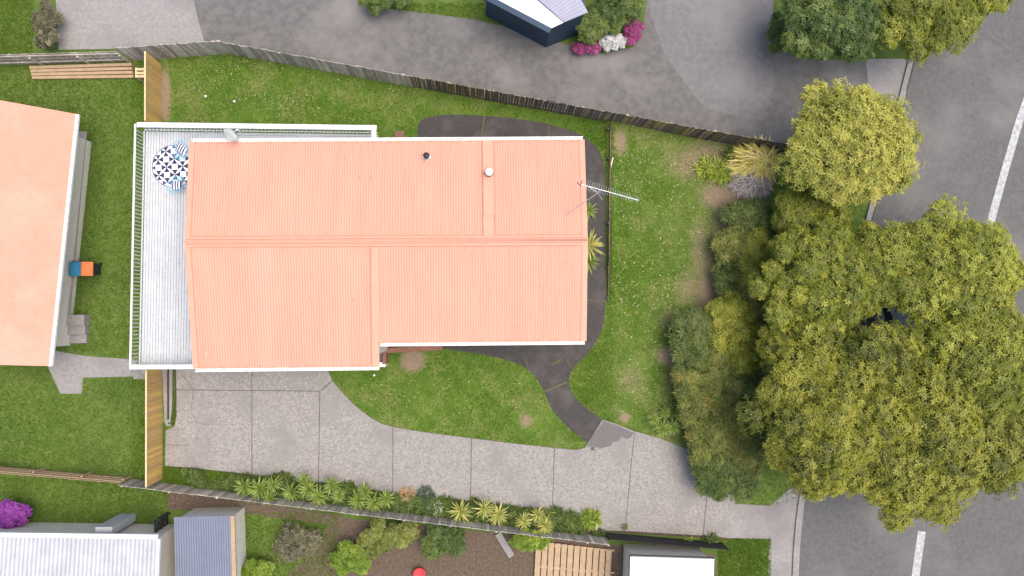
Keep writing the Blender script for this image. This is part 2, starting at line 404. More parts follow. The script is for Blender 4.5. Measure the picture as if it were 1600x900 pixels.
# --- concrete driveway slabs
TOPC = smooth_poly([(500, 545), (516, 587), (535, 612), (560, 637), (590, 658), (614, 666), (660, 674), (737, 684), (800, 692), (866, 699), (900, 702), (915, 698)], 4, False)
def top_between(x0, x1): return [p for p in TOPC if x0 < p[0] < x1]
def ytop(x):
    for (a0, b0), (a1, b1) in zip(TOPC[:-1], TOPC[1:]):
        if a0 <= x <= a1: return b0 + (b1 - b0) * (x - a0) / (a1 - a0 + 1e-9)
def ybot(x): return np.interp(x, [255, 300, 400, 500, 614, 737, 866, 946, 1105, 1150], [728, 731, 742, 754, 770, 783, 797, 828, 837, 841])
SL = []
SL.append([(274, 535), (394, 535), (394, 610), (276, 609)])
SL.append([(394, 535), (497, 535)] + top_between(497, 505) + [(512, 577), (520, 594), (500, 611), (394, 610)])
SL.append([(276, 609), (394, 610), (394, ybot(394)), (350, ybot(350)), (300, ybot(300)), (258, 728), (259, 672), (273, 666), (276, 650)])
SL.append([(394, 610), (500, 611), (498, ybot(498)), (450, ybot(450)), (394, ybot(394))])
SL.append([(500, 611), (520, 594)] + top_between(522, 612) + [(614, ytop(614)), (614, ybot(614)), (560, ybot(560)), (498, ybot(498))])
SL.append([(614, ytop(614))] + top_between(616, 735) + [(737, ytop(737)), (735, ybot(735)), (680, ybot(680)), (614, ybot(614))])
SL.append([(737, ytop(737))] + top_between(739, 864) + [(866, ytop(866)), (863, ybot(863)), (800, ybot(800)), (735, ybot(735))])
SL.append([(866, ytop(866))] + top_between(868, 916) + [(918, 692), (941, 655), (960, 661), (991, 673), (976, ybot(976)), (946, 829), (905, 812), (863, ybot(863))])
SL.append([(991, 673), (1030, 684), (1076, 702), (1110, 715), (1098, ybot(1098)), (1040, ybot(1040)), (976, ybot(976))])
SL.append([(1110, 715), (1150, 735), (1148, 790), (1142, 841), (1098, ybot(1098))])
drv = tag(empty('driveway', at(700, 730)), 'pale concrete driveway of large slabs running below the house', None, None, 'structure')
structure('driveway_bed', MB().prism(poly([(270, 535), (497, 535)] + TOPC + [(941, 655), (1076, 702), (1150, 735), (1143, 843), (946, 831), (735, 784), (400, 743), (258, 729), (259, 672), (273, 666)]), -.03, .031), 'bark_soil', 'dark soil under the driveway slabs')
def shrink(pl, d):
    P = np.array(pl); ar = sum(P[i][0] * P[(i + 1) % len(P)][1] - P[(i + 1) % len(P)][0] * P[i][1] for i in range(len(P)))
    if ar < 0: P = P[::-1]
    n = len(P); out = []
    for i in range(n):
        e0 = P[i] - P[i - 1]; e1 = P[(i + 1) % n] - P[i]; e0 = e0 / (np.linalg.norm(e0) + 1e-9); e1 = e1 / (np.linalg.norm(e1) + 1e-9)
        n0 = np.array([-e0[1], e0[0]]); n1 = np.array([-e1[1], e1[0]]); b_ = n0 + n1; l = max(.5, (b_ @ b_) / 2)
        out.append(tuple(P[i] + b_ * d / l))
    return out
for s_ in SL:
    MB().prism(shrink(poly(s_), .016), 0, .05 + random.uniform(-.002, .003)).build('slab', 'concrete', drv)
def crack(pts, wd, name='crack', m='crack'):
    b_ = MB(); P = []
    for i in range(len(pts) - 1):
        for t in np.linspace(0, 1, 5, False): P.append((np.array(pts[i]) * (1 - t) + np.array(pts[i + 1]) * t) + RNG.normal(0, .7, 2))
    P.append(np.array(pts[-1])); W_ = [np.array(xy(*p, .056)) for p in P]; V = []
    for i, p in enumerate(W_):
        d = W_[min(i + 1, len(W_) - 1)] - W_[max(i - 1, 0)]; d /= np.linalg.norm(d) + 1e-9; n = np.array([-d[1], d[0]]) * wd / 2 * (1 - .6 * i / len(W_))
        V += [(*(p - n), .0565), (*(p + n), .0565)]
    b_.add(V, [(2 * i, 2 * i + 2, 2 * i + 3, 2 * i + 1) for i in range(len(W_) - 1)]); b_.build(name, m, drv)
crack([(282, 583), (294, 598), (301, 607), (301, 625), (297, 643), (308, 660), (340, 664)], .024)
crack([(308, 660), (310, 682)], .02)
crack([(262, 695), (300, 697)], .02)
crack([(503, 610), (512, 602), (520, 594)], .025)
stp = [(943, 658), (960, 663), (990, 676), (985, 684), (978, 686), (972, 682), (966, 689), (958, 690), (954, 697), (945, 699), (940, 701), (932, 699), (926, 698), (917, 697), (924, 684)]
MB().prism([(p[0], p[1]) for p in poly(stp, .05)], .045, .0565).build('stain', 'concrete_stain', drv)

# --- planting bed along the south fence
BED = [(258, 730), (400, 744), (614, 772), (737, 785), (866, 799), (946, 831), (946, 842), (600, 798), (430, 778), (254, 756)]
structure('planting_bed', MB().prism(poly([(400, 744), (614, 772), (737, 785), (866, 799), (946, 831), (960, 833), (946, 844), (600, 799), (430, 778), (400, 773)]), -.05, .028), 'bark_soil', 'narrow bark covered planting bed below the driveway')

# --- roads and drives beyond the fences
def sheet(name, pts, z, m, label, th=.06):
    return structure(name, MB().prism(poly(pts), z - th, z), m, label)
ROADL = smooth_poly([(1500, -240), (1462, -60), (1425, 110), (1366, 330), (1318, 520), (1266, 740), (1252, 830), (1244, 960), (1225, 1150)], 5, False)
sheet('road', ROADL + [(1640, 1150), (1640, 960), (1700, 700), (1800, 400), (1900, 100), (2000, -240)], .03, 'asphalt', 'grey asphalt street with white centre line beyond the trees')
rd = bpy.data.objects['road']
for ln in ([(1606, 150), (1592, 190), (1572, 258), (1556, 315), (1544, 360)], [(1528, 420), (1512, 490), (1502, 530)], [(1482, 620), (1468, 690), (1458, 735)], [(1440, 830), (1434, 870), (1428, 915), (1424, 950)]):
    W_ = [np.array(xy(*p)) for p in ln]; V = []
    for i, p in enumerate(W_):
        d = W_[min(i + 1, len(W_) - 1)] - W_[max(i - 1, 0)]; d /= np.linalg.norm(d); n = np.array([-d[1], d[0]]) * .22
        V += [(*(p - n), .036), (*(p + n), .036)]
    MB().add(V, [(2 * i, 2 * i + 2, 2 * i + 3, 2 * i + 1)[::-1] for i in range(len(W_) - 1)]).build('centre_line', 'paint_line', rd)
KERB = [(p[0] - 7, p[1]) for p in ROADL]
kb = MB(); kp = [xy(*p) for p in KERB]
for p, q in zip(kp[:-1], kp[1:]): kb.bar((*p, 0), (*q, 0), .28, .12)
structure('kerb', kb, 'concrete_far', 'concrete kerb along the street')
sheet('footpath', [(1352, 92), (1424, 92), (1412, 165), (1360, 165)], .022, 'concrete_far', 'pale concrete footpath patch beside the street corner')
sheet('footpath', [(1203, 790), (1262, 740), (1252, 960), (1198, 960)], .024, 'concrete_far', 'pale concrete footpath along the street kerb')
sheet('driveway_apron', [(1142, 786), (1203, 790), (1201, 842), (1134, 840)], .04, 'concrete_far', 'short concrete driveway apron leading to the street')
sheet('shared_drive', [(288, -60), (300, 30), (322, 72), (356, 82), (700, 146), (1226, 240), (1300, 250), (1400, 200), (1425, 95), (1350, 96), (1250, 92), (1205, 70), (1210, -60), (1020, -60), (1006, 30), (990, 74), (940, 84), (900, 74), (820, 50), (740, 30), (640, 18), (560, 8), (545, -60)], .02, 'asphalt_drive', 'worn asphalt shared driveway above the timber fence')
sheet('concrete_pad', [(84, -60), (92, 78), (322, 74), (312, 40), (290, -60)], .026, 'concrete_far', 'pale stained concrete pad at the top of the neighbouring yard')
sheet('concrete_pad', [(1025, -60), (1015, 20), (1040, 90), (1100, 170), (1190, 190), (1215, 120), (1205, 60), (1212, -60)], .026, 'asphalt_pale', 'light grey worn driveway surface between garden and street trees')
sheet('yard_soil', [(520, 808), (1118, 866), (1120, 960), (380, 960), (480, 870)], .012, 'soil', 'brown bare soil of the yard below the fence')
sheet('side_strip', [(262, 768), (430, 790), (540, 806), (536, 822), (420, 808), (372, 800), (262, 796)], .02, 'soil', 'narrow tan strip of bare ground behind the lower fence')
sheet('yard_path', [(70, 545), (132, 556), (214, 562), (214, 588), (130, 590), (128, 615), (95, 615), (76, 575)], .03, 'concrete_far', 'narrow concrete path crossing the neighbouring lawn')
sheet('side_path', [(209, 574), (232, 574), (232, 592), (209, 592)], .045, 'concrete_far', 'small concrete landing just outside the new timber fence')

# ================================================================== HOUSE
zE, zR, zE2 = 4.9, 5.65, 4.72
NW, NE = at(298, 222, zE), at(911, 218, zE)
RW, RE = at(291, 378, zR), at(916, 375, zR)
SE, SM = at(914, 533, zE), at(593, 536, zE)
SW, SM2 = at(304, 576, zE2), at(592, 573, zE2)
RM = RW + (RE - RW) * ((SM[0] - RW[0]) / (RE[0] - RW[0]))
house = empty('house', (float(RM[0]), float(RM[1]), 0), 'two level house with long salmon pink corrugated metal roof', 'house')
def corrugated(A, B, C, D, pitch=.122, amp=.0085, th=0.0):
    """A-B upper edge, D-C lower edge; corrugations run from upper to lower edge"""
    A, B, C, D = map(np.array, (A, B, C, D)); L = np.linalg.norm(B - A); n = int(round(L / pitch)) * 4
    m = MB(); V = []; up = np.cross(D - A, B - A); up = up / np.linalg.norm(up); up = up if up[2] > 0 else -up
    for i in range(n + 1):
        t = i / n; o = up * amp * math.cos(i * math.pi / 2) 
        a_, d_ = A + (B - A) * t, D + (C - D) * t
        V += [a_ + o, d_ + o]
    return m.add(V, [(2 * i, 2 * i + 1, 2 * i + 3, 2 * i + 2) for i in range(n)])
roof = corrugated(RW, RE, NE, NW).build('roof', 'roof', house)
roof['label'] = 'salmon pink corrugated roof slope'
south1 = corrugated(RW, RM, SM2 , SW); r2 = south1.build('roof', 'roof', house)
r3 = corrugated(RM, RE, SE, SM).build('roof', 'roof', house)
def strip(pts, name, m, parent, z=.03, th=.02):
    """thin folded sheet over roof points (upper surface)"""
    V = [np.array(p) + [0, 0, z] for p in pts] + [np.array(p) + [0, 0, z - th] for p in pts]; n = len(pts)
    f = [tuple(range(n)), tuple(range(2 * n - 1, n - 1, -1))] + [(i, i + n, (i + 1) % n + n, (i + 1) % n) for i in range(n)]
    return MB().add(V, f).build(name, m, parent)
lerp = lambda a, b, t: np.array(a) + (np.array(b) - np.array(a)) * t
# ridge capping: two wings and rolled beads
wn, ws = .045, .048
for nm, e0, e1, t in (('n', NW, NE, wn), ('s', lerp(RW, SW, .78), SE, ws)):
    strip([RW, RE, lerp(RE, e1, t), lerp(RW, e0, t)], 'ridge_capping', 'roof_flashing', house, .035)
rb = MB(); rb.tube([RW + [-.03, 0, .035], RE + [.03, 0, .035]], .045, 8); rb.build('ridge_roll', 'roof_flashing', house, True)
for e0, e1, t in ((NW, NE, .022), (lerp(RW, SW, .78), SE, .024)):
    MB().tube([lerp(RW, e0, t) + [0, 0, .037], lerp(RE, e1, t) + [0, 0, .037]], .018, 6).build('ridge_bead', 'roof_dark', house)
for e0, e1, t in ((NW, NE, wn + .003), (lerp(RW, SW, .78), SE, ws + .003)):      # foam closure showing in the corrugation ends
    m_ = MB(); n_ = 175
    for i in range(n_):
        p = lerp(lerp(RW, e0, t), lerp(RE, e1, t), (i + .5) / n_); m_.box((p[0], p[1], p[2] + .012), (.05, .075, .022))
    tag(m_.build('closure_strip', 'roof_dark', house), None, None, None, 'stuff')
# barge flashings
def along(u, v, t0, t1): return [lerp(u, v, t0), lerp(u, v, t1)]
ex = np.array([1.0, 0, 0])
for A_, B_, sgn in ((RW, NW, 1), (RW, SW, 1), (RE, NE, -1), (RE, SE, -1)):
    strip([A_ - ex * sgn * .05, B_ - ex * sgn * .05, B_ + ex * sgn * .2, A_ + ex * sgn * .17], 'barge_flashing', 'roof_flashing', house, .03)
    b_ = MB(); b_.bar(A_ - ex * sgn * .055 - [0, 0, .2], B_ - ex * sgn * .055 - [0, 0, .2], .03, .222); b_.build('barge_board', 'roof_flashing', house)
# step flashing between the two south roofs, and its white end
s0, s1 = RM, SM2
strip([lerp(RM, SM2, .05) - ex * .31, lerp(RM, SM2, .05) + ex * .02, SM2 + ex * .02, SM2 - ex * .31], 'step_flashing', 'roof_flashing', house, .03)
MB().tube([lerp(RM, SM2, .05) - ex * .33 + [0, 0, .03], SM2 - ex * .33 + [0, 0, .03]], .01, 5).build('flashing_seam', 'roof_dark', house)
MB().tube([lerp(RM, SM2, .05) + ex * .025 + [0, 0, .02], SM2 + ex * .025 + [0, 0, .02]], .012, 5).build('flashing_seam', 'roof_dark', house)
# flat pan running down from ridge on the north slope
def npt(px, t):            # point on north slope at fraction t from ridge to eave, at photo column px of that line
    a_, b_ = lerp(RW, NW, t), lerp(RE, NE, t); x0 = at(px, 300, 5.3)[0]
    return lerp(a_, b_, (x0 - a_[0]) / (b_[0] - a_[0]))
for t0, t1 in ((.047, .235), (.24, .995)):
    strip([npt(756, t0), npt(773, t0), npt(771, t1), npt(754, t1)], 'pan_flashing', 'roof_flashing', house, .028)
for px in (755, 773):
    MB().tube([npt(px, .05) + [0, 0, .03], npt(px - 2, .99) + [0, 0, .03]], .012, 5).build('flashing_seam', 'roof_dark', house)
# random dark marks at the corrugation ends above the gutters
def eave_marks(A_, B_, inn, n_):
    m_ = MB()
    for i in range(n_):
        if random.random() < .55:
            p = lerp(A_, B_, (i + .5) / n_) + inn * random.uniform(.3, 1.0); m_.box((p[0], p[1], p[2] + .012), (.03, random.uniform(.03, .10), .012))
    tag(m_.build('eave_dark_marks', 'roof_dark', house), None, None, None, 'stuff')
eave_marks(NW, NE, np.array([0, -.10, .016]), 180)
eave_marks(SM, SE, np.array([0, .08, .012]), 95)
eave_marks(SW, SM2, np.array([0, .07, .012]), 85)
# gutters: U-channels
def gutter(A_, B_, out, nm='gutter'):
    m_ = MB(); A_ = np.array(A_); B_ = np.array(B_); o = np.array([0, out, 0])
    m_.bar(A_ + o * .07 - [0, 0, .15], B_ + o * .07 - [0, 0, .15], .13, .02)
    m_.bar(A_ + o * .135 - [0, 0, .15], B_ + o * .135 - [0, 0, .15], .045, .13)
    m_.bar(A_ + o * .0 - [0, 0, .15], B_ + o * .0 - [0, 0, .15], .02, .10)
    m_.build(nm, 'gutter', house)
    MB().bar(A_ - o * .03 - [0, 0, .26], B_ - o * .03 - [0, 0, .26], .03, .22).build('fascia', 'white', house)
gutter(NW, NE, 1); gutter(SM + [.02, 0, 0], SE, -1); gutter(SW, SM2, -1)
# rust specks and wash marks on the sheets
m_ = MB()
for i in range(46):
    A_, B_, C_, D_ = random.choice(((RW, RE, NE, NW), (RW, RM, SM2, SW), (RM, RE, SE, SM))); u, v = random.uniform(.05, .95), random.uniform(.12, .93)
    p = lerp(lerp(A_, B_, u), lerp(D_, C_, u), v); l_ = random.uniform(.04, .22); sg = 1 if D_ is NW else -1
    m_.box((p[0], p[1], p[2] + .0135), (random.uniform(.015, .035), l_, .006))
tag(m_.build('rust_marks', 'roof_dark', house), None, None, None, 'stuff')
# walls
inset = .55
fp = [(NW[0] + inset, NW[1] - inset), (NE[0] - .3, NE[1] - inset), (SE[0] - .3, SE[1] + inset), (SM[0] - .1, SM[1] + inset), (SM2[0] - .15, SM2[1] + inset), (SW[0] + inset, SW[1] + inset)]
tops = [zE - .2, zE - .2, zE - .2, zE - .2, zE - .25, zE - .25]
m_ = MB(); n_ = len(fp)
m_.add([(p[0], p[1], 0) for p in fp] + [(p[0], p[1], t) for p, t in zip(fp, tops)], [(i, (i + 1) % n_, n_ + (i + 1) % n_, n_ + i)[::-1] for i in range(n_)] + [tuple(range(2 * n_ - 1, n_ - 1, -1))])
m_.build('wall', 'wall_paint', house)
for A_, B_, R_ in ((fp[0], fp[5], RW), (fp[1], fp[2], RE)):
    MB().prism([(A_[0], A_[1]), (A_[0] + .02, A_[1]), (B_[0] + .02, B_[1]), (B_[0], B_[1])], zE - .35, zE - .05).build('gable', 'wall_paint', house)
    MB().add([(A_[0], A_[1], zE - .1), (B_[0], B_[1], zE - .2), (A_[0], R_[1], zR - .12)], [(0, 1, 2), (2, 1, 0)]).build('gable', 'wall_paint', house)
def window(A_, B_, t, wd, zc, ht, out):
    A_ = np.array([*A_, 0]); B_ = np.array([*B_, 0]); d = (B_ - A_) / np.linalg.norm(B_ - A_); o = np.array([*out, 0.0]); c = lerp(A_, B_, t) + o * .03
    fr = MB(); p, q = c - d * wd / 2, c + d * wd / 2
    for zz in (zc - ht / 2, zc + ht / 2 - .06): fr.bar(p + [0, 0, zz], q + [0, 0, zz], .08, .06)
    for e in (p, q, c): fr.bar(e - d * .03 + [0, 0, zc - ht / 2 + .06], e + d * .03 + [0, 0, zc - ht / 2 + .06], .075, ht - .12)
    wi = fr.build('window', 'white', house)
    g_ = MB(); g_.bar(p + [0, 0, zc - ht / 2 + .05] - o * .012, q + [0, 0, zc - ht / 2 + .05] - o * .012, .02, ht - .1); g_.build('pane', 'glass', wi)
for t in (.12, .33, .55, .78): window(fp[0], fp[1], t, 1.8, 3.5, 1.2, (0, 1))
for t in (.3, .7): window(fp[1], fp[2], t, 1.6, 3.4, 1.2, (1, 0))
for t in (.25, .65): window(fp[2], fp[3], t, 1.8, 3.4, 1.2, (0, -1))
window(fp[4], fp[5], .5, 3.2, 3.7, 1.1, (0, -1)); window(fp[5], fp[0], .6, 2.6, 3.2, 2.0, (-1, 0))
gd = MB()
for k in range(4): gd.box(((fp[4][0] + fp[5][0]) / 2, fp[5][1] - .03, .34 + k * .56), (5.2, .05, .53))
gd.build('garage_door', 'garage_door', house)
# roof vents
p = npt(666, .83)
vt = MB().lathe((p[0], p[1], p[2] - .05), [(.055, 0), (.055, .34)], 12).build('flue', 'dark_metal', house)
MB().box((p[0], p[1], p[2] + .035), (.29, .29, .02), math.pi / 4).build('flashing', 'metal', vt)
MB().lathe((p[0], p[1], p[2] + .27), [(.03, 0), (.15, .02), (.155, .07), (.09, .13), (.02, .16)], 14).build('cowl', 'dark_metal', vt, True)
p = npt(764, .66)
vt = MB().lathe((p[0], p[1], p[2] - .05), [(.09, 0), (.09, .42)], 12).build('vent_pipe', 'metal', house)
MB().box((p[0], p[1], p[2] + .045), (.34, .34, .02), math.pi / 4).build('flashing', 'dark_metal', vt)
MB().lathe((p[0], p[1], p[2] + .3), [(.13, 0), (.19, .02), (.19, .14), (.15, .2), (.05, .235)], 16).build('cowl', 'white', vt, True)

# porch wall beside the entrance
pw = empty('porch_wall', at(650, 546), 'low reddish brown porch wall under the eave beside the lawn', 'wall')
a0, a1, a2 = at(601, 548, .9), at(691, 543, .9), at(600, 569, .9)
for k in range(14):
    p, q = lerp(a0, a1, k / 14), lerp(a0, a1, (k + .97) / 14); MB().bar((p[0], p[1], 0), (q[0], q[1], 0), .18, .86).build('panel', 'brown_paint', pw)
MB().bar((a0[0] - .14, a0[1], .86), (a1[0], a1[1], .86), .26, .05).build('coping', 'brown_paint', pw)
MB().bar((a0[0], a0[1] - .14, .0), (a2[0], a2[1], 0), .18, .86).build('return_wall', 'brown_paint', pw)
MB().bar((a0[0], a0[1] - .135, .86), (a2[0], a2[1], .86), .2, .045).build('coping', 'brown_paint', pw)
pb = at(597, 568, .8); MB().box((pb[0], pb[1] - .05, .45), (.36, .24, .9)).build('end_post', 'white', pw)
ps = at(597, 556, .1); MB().box((ps[0] - .1, ps[1], .12), (.3, .9, .2)).build('step', 'concrete', pw)

# ================================================================== DECK
zD = 2.0
d0 = at(224, 207, zD); d1 = at(224, 569, zD); d2 = at(303, 569, zD); dn = at(590, 208, zD)
deck = empty('deck', (d0[0], (d0[1] + d1[1]) / 2, 0), 'raised white timber deck with balustrade wrapping the end of the house', 'deck')
XW = (d0[0] + d1[0]) / 2; YN = (d0[1] + dn[1]) / 2; YS = d1[1]; XE = dn[0]; XH = fp[0][0]; YH = fp[0][1]
xj = at(349, 212, zD)[0]
nb = int((XH + .15 - XW) / .137)
proto = None
for i in range(nb):
    x = XW + (i + .5) * .137
    bw = .119
    if proto is None:
        me_ = MB().box((0, 0, 0), (bw, YN - YS, .035)).mesh('board', 'deck_paint')
        proto = me_
    b_ = link('board', proto, deck); b_.location = (x - deck.location.x, (YN + YS) / 2 - deck.location.y, zD - .0175 + random.uniform(-.002, .002))
xs = XW + nb * .137
n2 = int((xj - xs) / .137)
me_ = MB().box((0, 0, 0), (.122, YN - YH, .035)).mesh('board', 'deck_paint')
for i in range(n2):
    b_ = link('board', me_, deck); b_.location = (xs + (i + .5) * .137 - deck.location.x, (YN + YH) / 2 - deck.location.y, zD - .0175)
xe = xs + n2 * .137
me_ = MB().box((0, 0, 0), (XE - xe - .01, .122, .035)).mesh('board', 'deck_paint')
for i in range(int((YN - YH) / .137) + 1):
    b_ = link('board', me_, deck); b_.location = ((xe + XE) / 2 - deck.location.x, YN - (i + .5) * .137 - deck.location.y, zD - .0175)
# bearers, posts
fr = MB()
for x in (XW + .08, XH - .2): fr.bar((x, YS + .05, zD - .25), (x, YN - .05, zD - .25), .09, .2)
for y in (YN - .08,): fr.bar((XW + .2, y, zD - .25), (XE - .02, y, zD - .25), .09, .2)
fr.build('bearer', 'white', deck)
me_ = MB().box((0, 0, (zD - .25) / 2), (.11, .11, zD - .25)).mesh('post', 'white')
for (x, y) in [(XW + .08, t) for t in np.linspace(YS + .15, YN - .1, 5)] + [(t, YN - .08) for t in np.linspace(XW + 2.5, XE - .1, 4)]:
    b_ = link('post', me_, deck); b_.location = (x - deck.location.x, y - deck.location.y, 0)
zT = zD + .98
for nm, A_, B_, wd in (('top_rail', (XW - .02, YS - .14, zT), (XW - .02, YN + .1, zT), .08), ('top_rail', (XW + .06, YN + .06, zT + .003), (XE + .1, YN + .06, zT + .003), .24),
                       ('top_rail', (XW - .06, YS - .06, zT + .004), (XH + .3, YS - .06, zT + .004), .22), ('top_rail', (XE - .03, YN + .19, zT - .003), (XE - .03, YH + .1, zT - .003), .22)):
    MB().bar(A_, B_, wd, .05).build(nm, 'white', deck)
for A_, B_ in (((XW - .02, YS, zD + .06), (XW - .02, YN, zD + .06)), ((XW, YN + .05, zD + .063), (XE, YN + .05, zD + .063))):
    MB().bar(A_, B_, .045, .07).build('bottom_rail', 'white', deck)
me_ = MB().box((0, 0, .44), (.04, .04, .85)).mesh('baluster', 'deck_paint')
nbal = int((YN - YS) / .185)
for i in range(1, nbal):
    b_ = link('baluster', me_, deck); b_.location = (XW - .02 - deck.location.x, YS + (YN - YS) * i / nbal - deck.location.y, zD + .13)
nbal = int((XE - XW) / .183)
for i in range(1, nbal):
    b_ = link('baluster', me_, deck); b_.location = (XW + (XE - XW) * i / nbal - deck.location.x, YN + .05 - deck.location.y, zD + .13)
p = at(224, 569, zD)
MB().bar((XW, YS - .06, zD - .25), (XH, YS - .06, zD - .25), .06, 1.2).build('solid_balustrade', 'white', deck)
q1, q2, q3 = at(597, 216, 2.2), at(642, 219.5, 2.2), at(597, 224, 2.2)
MB().prism([(q1[0], q1[1]), (q2[0], q2[1]), (q2[0], q3[1] - .3), (q1[0], q3[1] - .3)], 1.95, 2.2).build('landing', 'white', deck)

# rug: round mat of navy triangles on white, geometry laid on the boards
rc = at(272, 260, zD + .012); R_ = 1.08
rug = empty('outdoor_rug', (rc[0], rc[1], zD), 'round navy and white geometric rug on the white deck', 'rug')
MB().lathe((rc[0], rc[1], zD + .002), [(R_, 0), (R_, .010)], 48).build('mat', 'rug_white', rug)
MB().add([(rc[0] + r * math.cos(t), rc[1] + r * math.sin(t), zD + .0155) for t in np.linspace(0, 6.2832, 64, False) for r in (R_ - .03, R_ + .004)], [(2 * i, 2 * i + 1, (2 * i + 3) % 128, (2 * i + 2) % 128) for i in range(64)]).build('border', 'navy', rug)
tri = MB(); S = .74; rot = math.radians(4); cr, sr = math.cos(rot), math.sin(rot)
def rtri(*pts):
    P = [(x * cr - y * sr, x * sr + y * cr) for x, y in pts]
    c = (sum(p[0] for p in P) / 3, sum(p[1] for p in P) / 3)
    if math.hypot(*c) > R_ * .97: return
    Q = []
    for p in P:
        l = math.hypot(*p); f = min(1, (R_ - .01) / l) if l > 0 else 1; Q.append((rc[0] + p[0] * f, rc[1] + p[1] * f))
    ar = (Q[1][0] - Q[0][0]) * (Q[2][1] - Q[0][1]) - (Q[2][0] - Q[0][0]) * (Q[1][1] - Q[0][1])
    if ar < 0: Q = Q[::-1]
    tri.add([(*q_, zD + .0145) for q_ in Q], [(0, 1, 2)])
SA, SK = .40, .145
for i in range(-4, 5):
    for j in range(-4, 5):
        if (i + j) % 2: continue
        cx, cy = i * SA + .03, j * SA - .02           # white square; a navy triangle on each side points to the next star
        for (ux, uy) in ((1, 0), (0, 1), (-1, 0), (0, -1)):
            vx, vy = -uy * SK, ux * SK
            rtri((cx + ux * SK + vx, cy + uy * SK + vy), (cx + ux * SK - vx, cy + uy * SK - vy), (cx + ux * SA, cy + uy * SA))
tri.build('pattern', 'navy', rug)

def string_chair(px, py, rz, label):
    c = at(px, py, zD + .4); t = empty('lounge_chair', (c[0], c[1], zD), label, 'chair', 'aqua chairs on the deck')
    fwd = np.array([math.cos(rz), math.sin(rz), 0]); sid = np.array([-fwd[1], fwd[0], 0]); up = np.array([0, 0, 1.0]); b0 = np.array([c[0], c[1], zD])
    ring = []
    for a_ in np.linspace(0, 2 * math.pi, 33): ring.append(b0 + fwd * (.46 * math.cos(a_) - .05) + sid * .44 * math.sin(a_) + up * (.50 - .26 * math.cos(a_)))
    MB().tube(ring, .014, 6).build('rim', 'aqua', t, True)
    cen = b0 + fwd * .02 + up * .30
    st = MB()
    for r_ in ring[:-1]: st.tube([cen + (r_ - cen) * .12, lerp(cen, r_, .55) - up * .05, r_], .0085, 4)
    tag(st.build('strings', 'aqua', t), None, None, None, 'stuff')
    MB().lathe(cen - [0, 0, .015], [(.10, 0), (.10, .02)], 16).build('hub', 'aqua', t)
    for a_ in (.7, 2.4, 3.9, 5.5):
        e = b0 + fwd * .30 * math.cos(a_) + sid * .30 * math.sin(a_) + up * .01
        MB().tube([cen - [0, 0, .01], e], .010, 6).build('leg', 'dark_metal', t)
    cc_ = b0 + fwd * -.10 + up * .44; tilt = fwd * .8 + up * -.35; tilt /= np.linalg.norm(tilt); nn = np.cross(tilt, sid); nn = nn if nn[2] > 0 else -nn
    cu = None
    V = []; n = 9; Fc = []
    for sg in (1, -1):
        for i in range(n):
            for j in range(n):
                u, v = i / (n - 1) * 2 - 1, j / (n - 1) * 2 - 1; th = .075 * ((1 - u ** 4) * (1 - v ** 4)) ** .5
                V.append(cc_ + tilt * v * .25 + sid * u * .25 + nn * th * sg)
    for s_ in range(2):
        for i in range(n - 1):
            for j in range(n - 1):
                k = s_ * n * n + i * n + j; q = (k, k + n, k + n + 1, k + 1); Fc.append(q if s_ == 0 else q[::-1])
    cush = MB().add(V, Fc).build('cushion', 'rug_white', t, True)
    for i in (0, 2, 4, 6):
        sm = MB(); VV = []
        for j in range(n):
            for di in (0.05, 1.0):
                u, v = min(1, (i + di) / (n - 1) * 2 - 1), j / (n - 1) * 2 - 1; th = .075 * ((1 - u ** 4) * (1 - v ** 4)) ** .5 + .006
                VV.append(cc_ + tilt * v * .252 + sid * u * .252 + nn * th)
        sm.add(VV, [(2 * j, 2 * j + 1, 2 * j + 3, 2 * j + 2) for j in range(n - 1)]); sm.build('stripe', 'navy', cush)
    return t
string_chair(282, 236, math.radians(-125), 'round aqua string chair with striped cushion at the upper edge of the rug')
string_chair(276, 287, math.radians(100), 'round aqua string chair with striped cushion at the lower edge of the rug')

# satellite dish on the north eave
p0_ = at(364, 219, 5.05)
dish = empty('satellite_dish', (p0_[0], p0_[1], 4.85), 'small grey satellite dish fixed to the gutter above the deck', 'satellite dish')
dc = at(360, 211, 5.35); ax = np.array([.74, .50, .45]); ax /= np.linalg.norm(ax); u_ = np.cross(ax, [0, 0, 1.0]); u_ /= np.linalg.norm(u_); v_ = np.cross(u_, ax)
m_ = MB(); V = []; Fs = []; n_ = 24
for k, r_ in enumerate((.02, .15, .27, .36)):
    for a_ in np.linspace(0, 6.2832, n_, False): V.append(dc + r_ * (math.cos(a_) * u_ + math.sin(a_) * v_) + ax * (r_ * r_ * .55))
for k in range(3):
    for i in range(n_): Fs.append((k * n_ + i, k * n_ + (i + 1) % n_, (k + 1) * n_ + (i + 1) % n_, (k + 1) * n_ + i))
V2 = [np.array(v) - ax * .02 for v in V]; o_ = len(V)
Fs += [tuple(i + o_ for i in f[::-1]) for f in Fs[:]] + [(3 * n_ + i, 3 * n_ + (i + 1) % n_, o_ + 3 * n_ + (i + 1) % n_, o_ + 3 * n_ + i) for i in range(n_)]
MB().add(V + V2, Fs).build('reflector', 'dish', dish, True)
MB().tube([dc - ax * .02 - v_ * .3, dc + ax * .42 - v_ * .16], .013, 6).build('arm', 'dark_metal', dish)
e_ = dc + ax * .42 - v_ * .16; MB().tube([e_, e_ + v_ * .11 - ax * .05], .03, 8).build('receiver', 'white', dish)
MB().tube([np.array([p0_[0], p0_[1], 4.8]), np.array([p0_[0], p0_[1], 5.1]), dc - ax * .03], .022, 8).build('bracket', 'metal', dish)

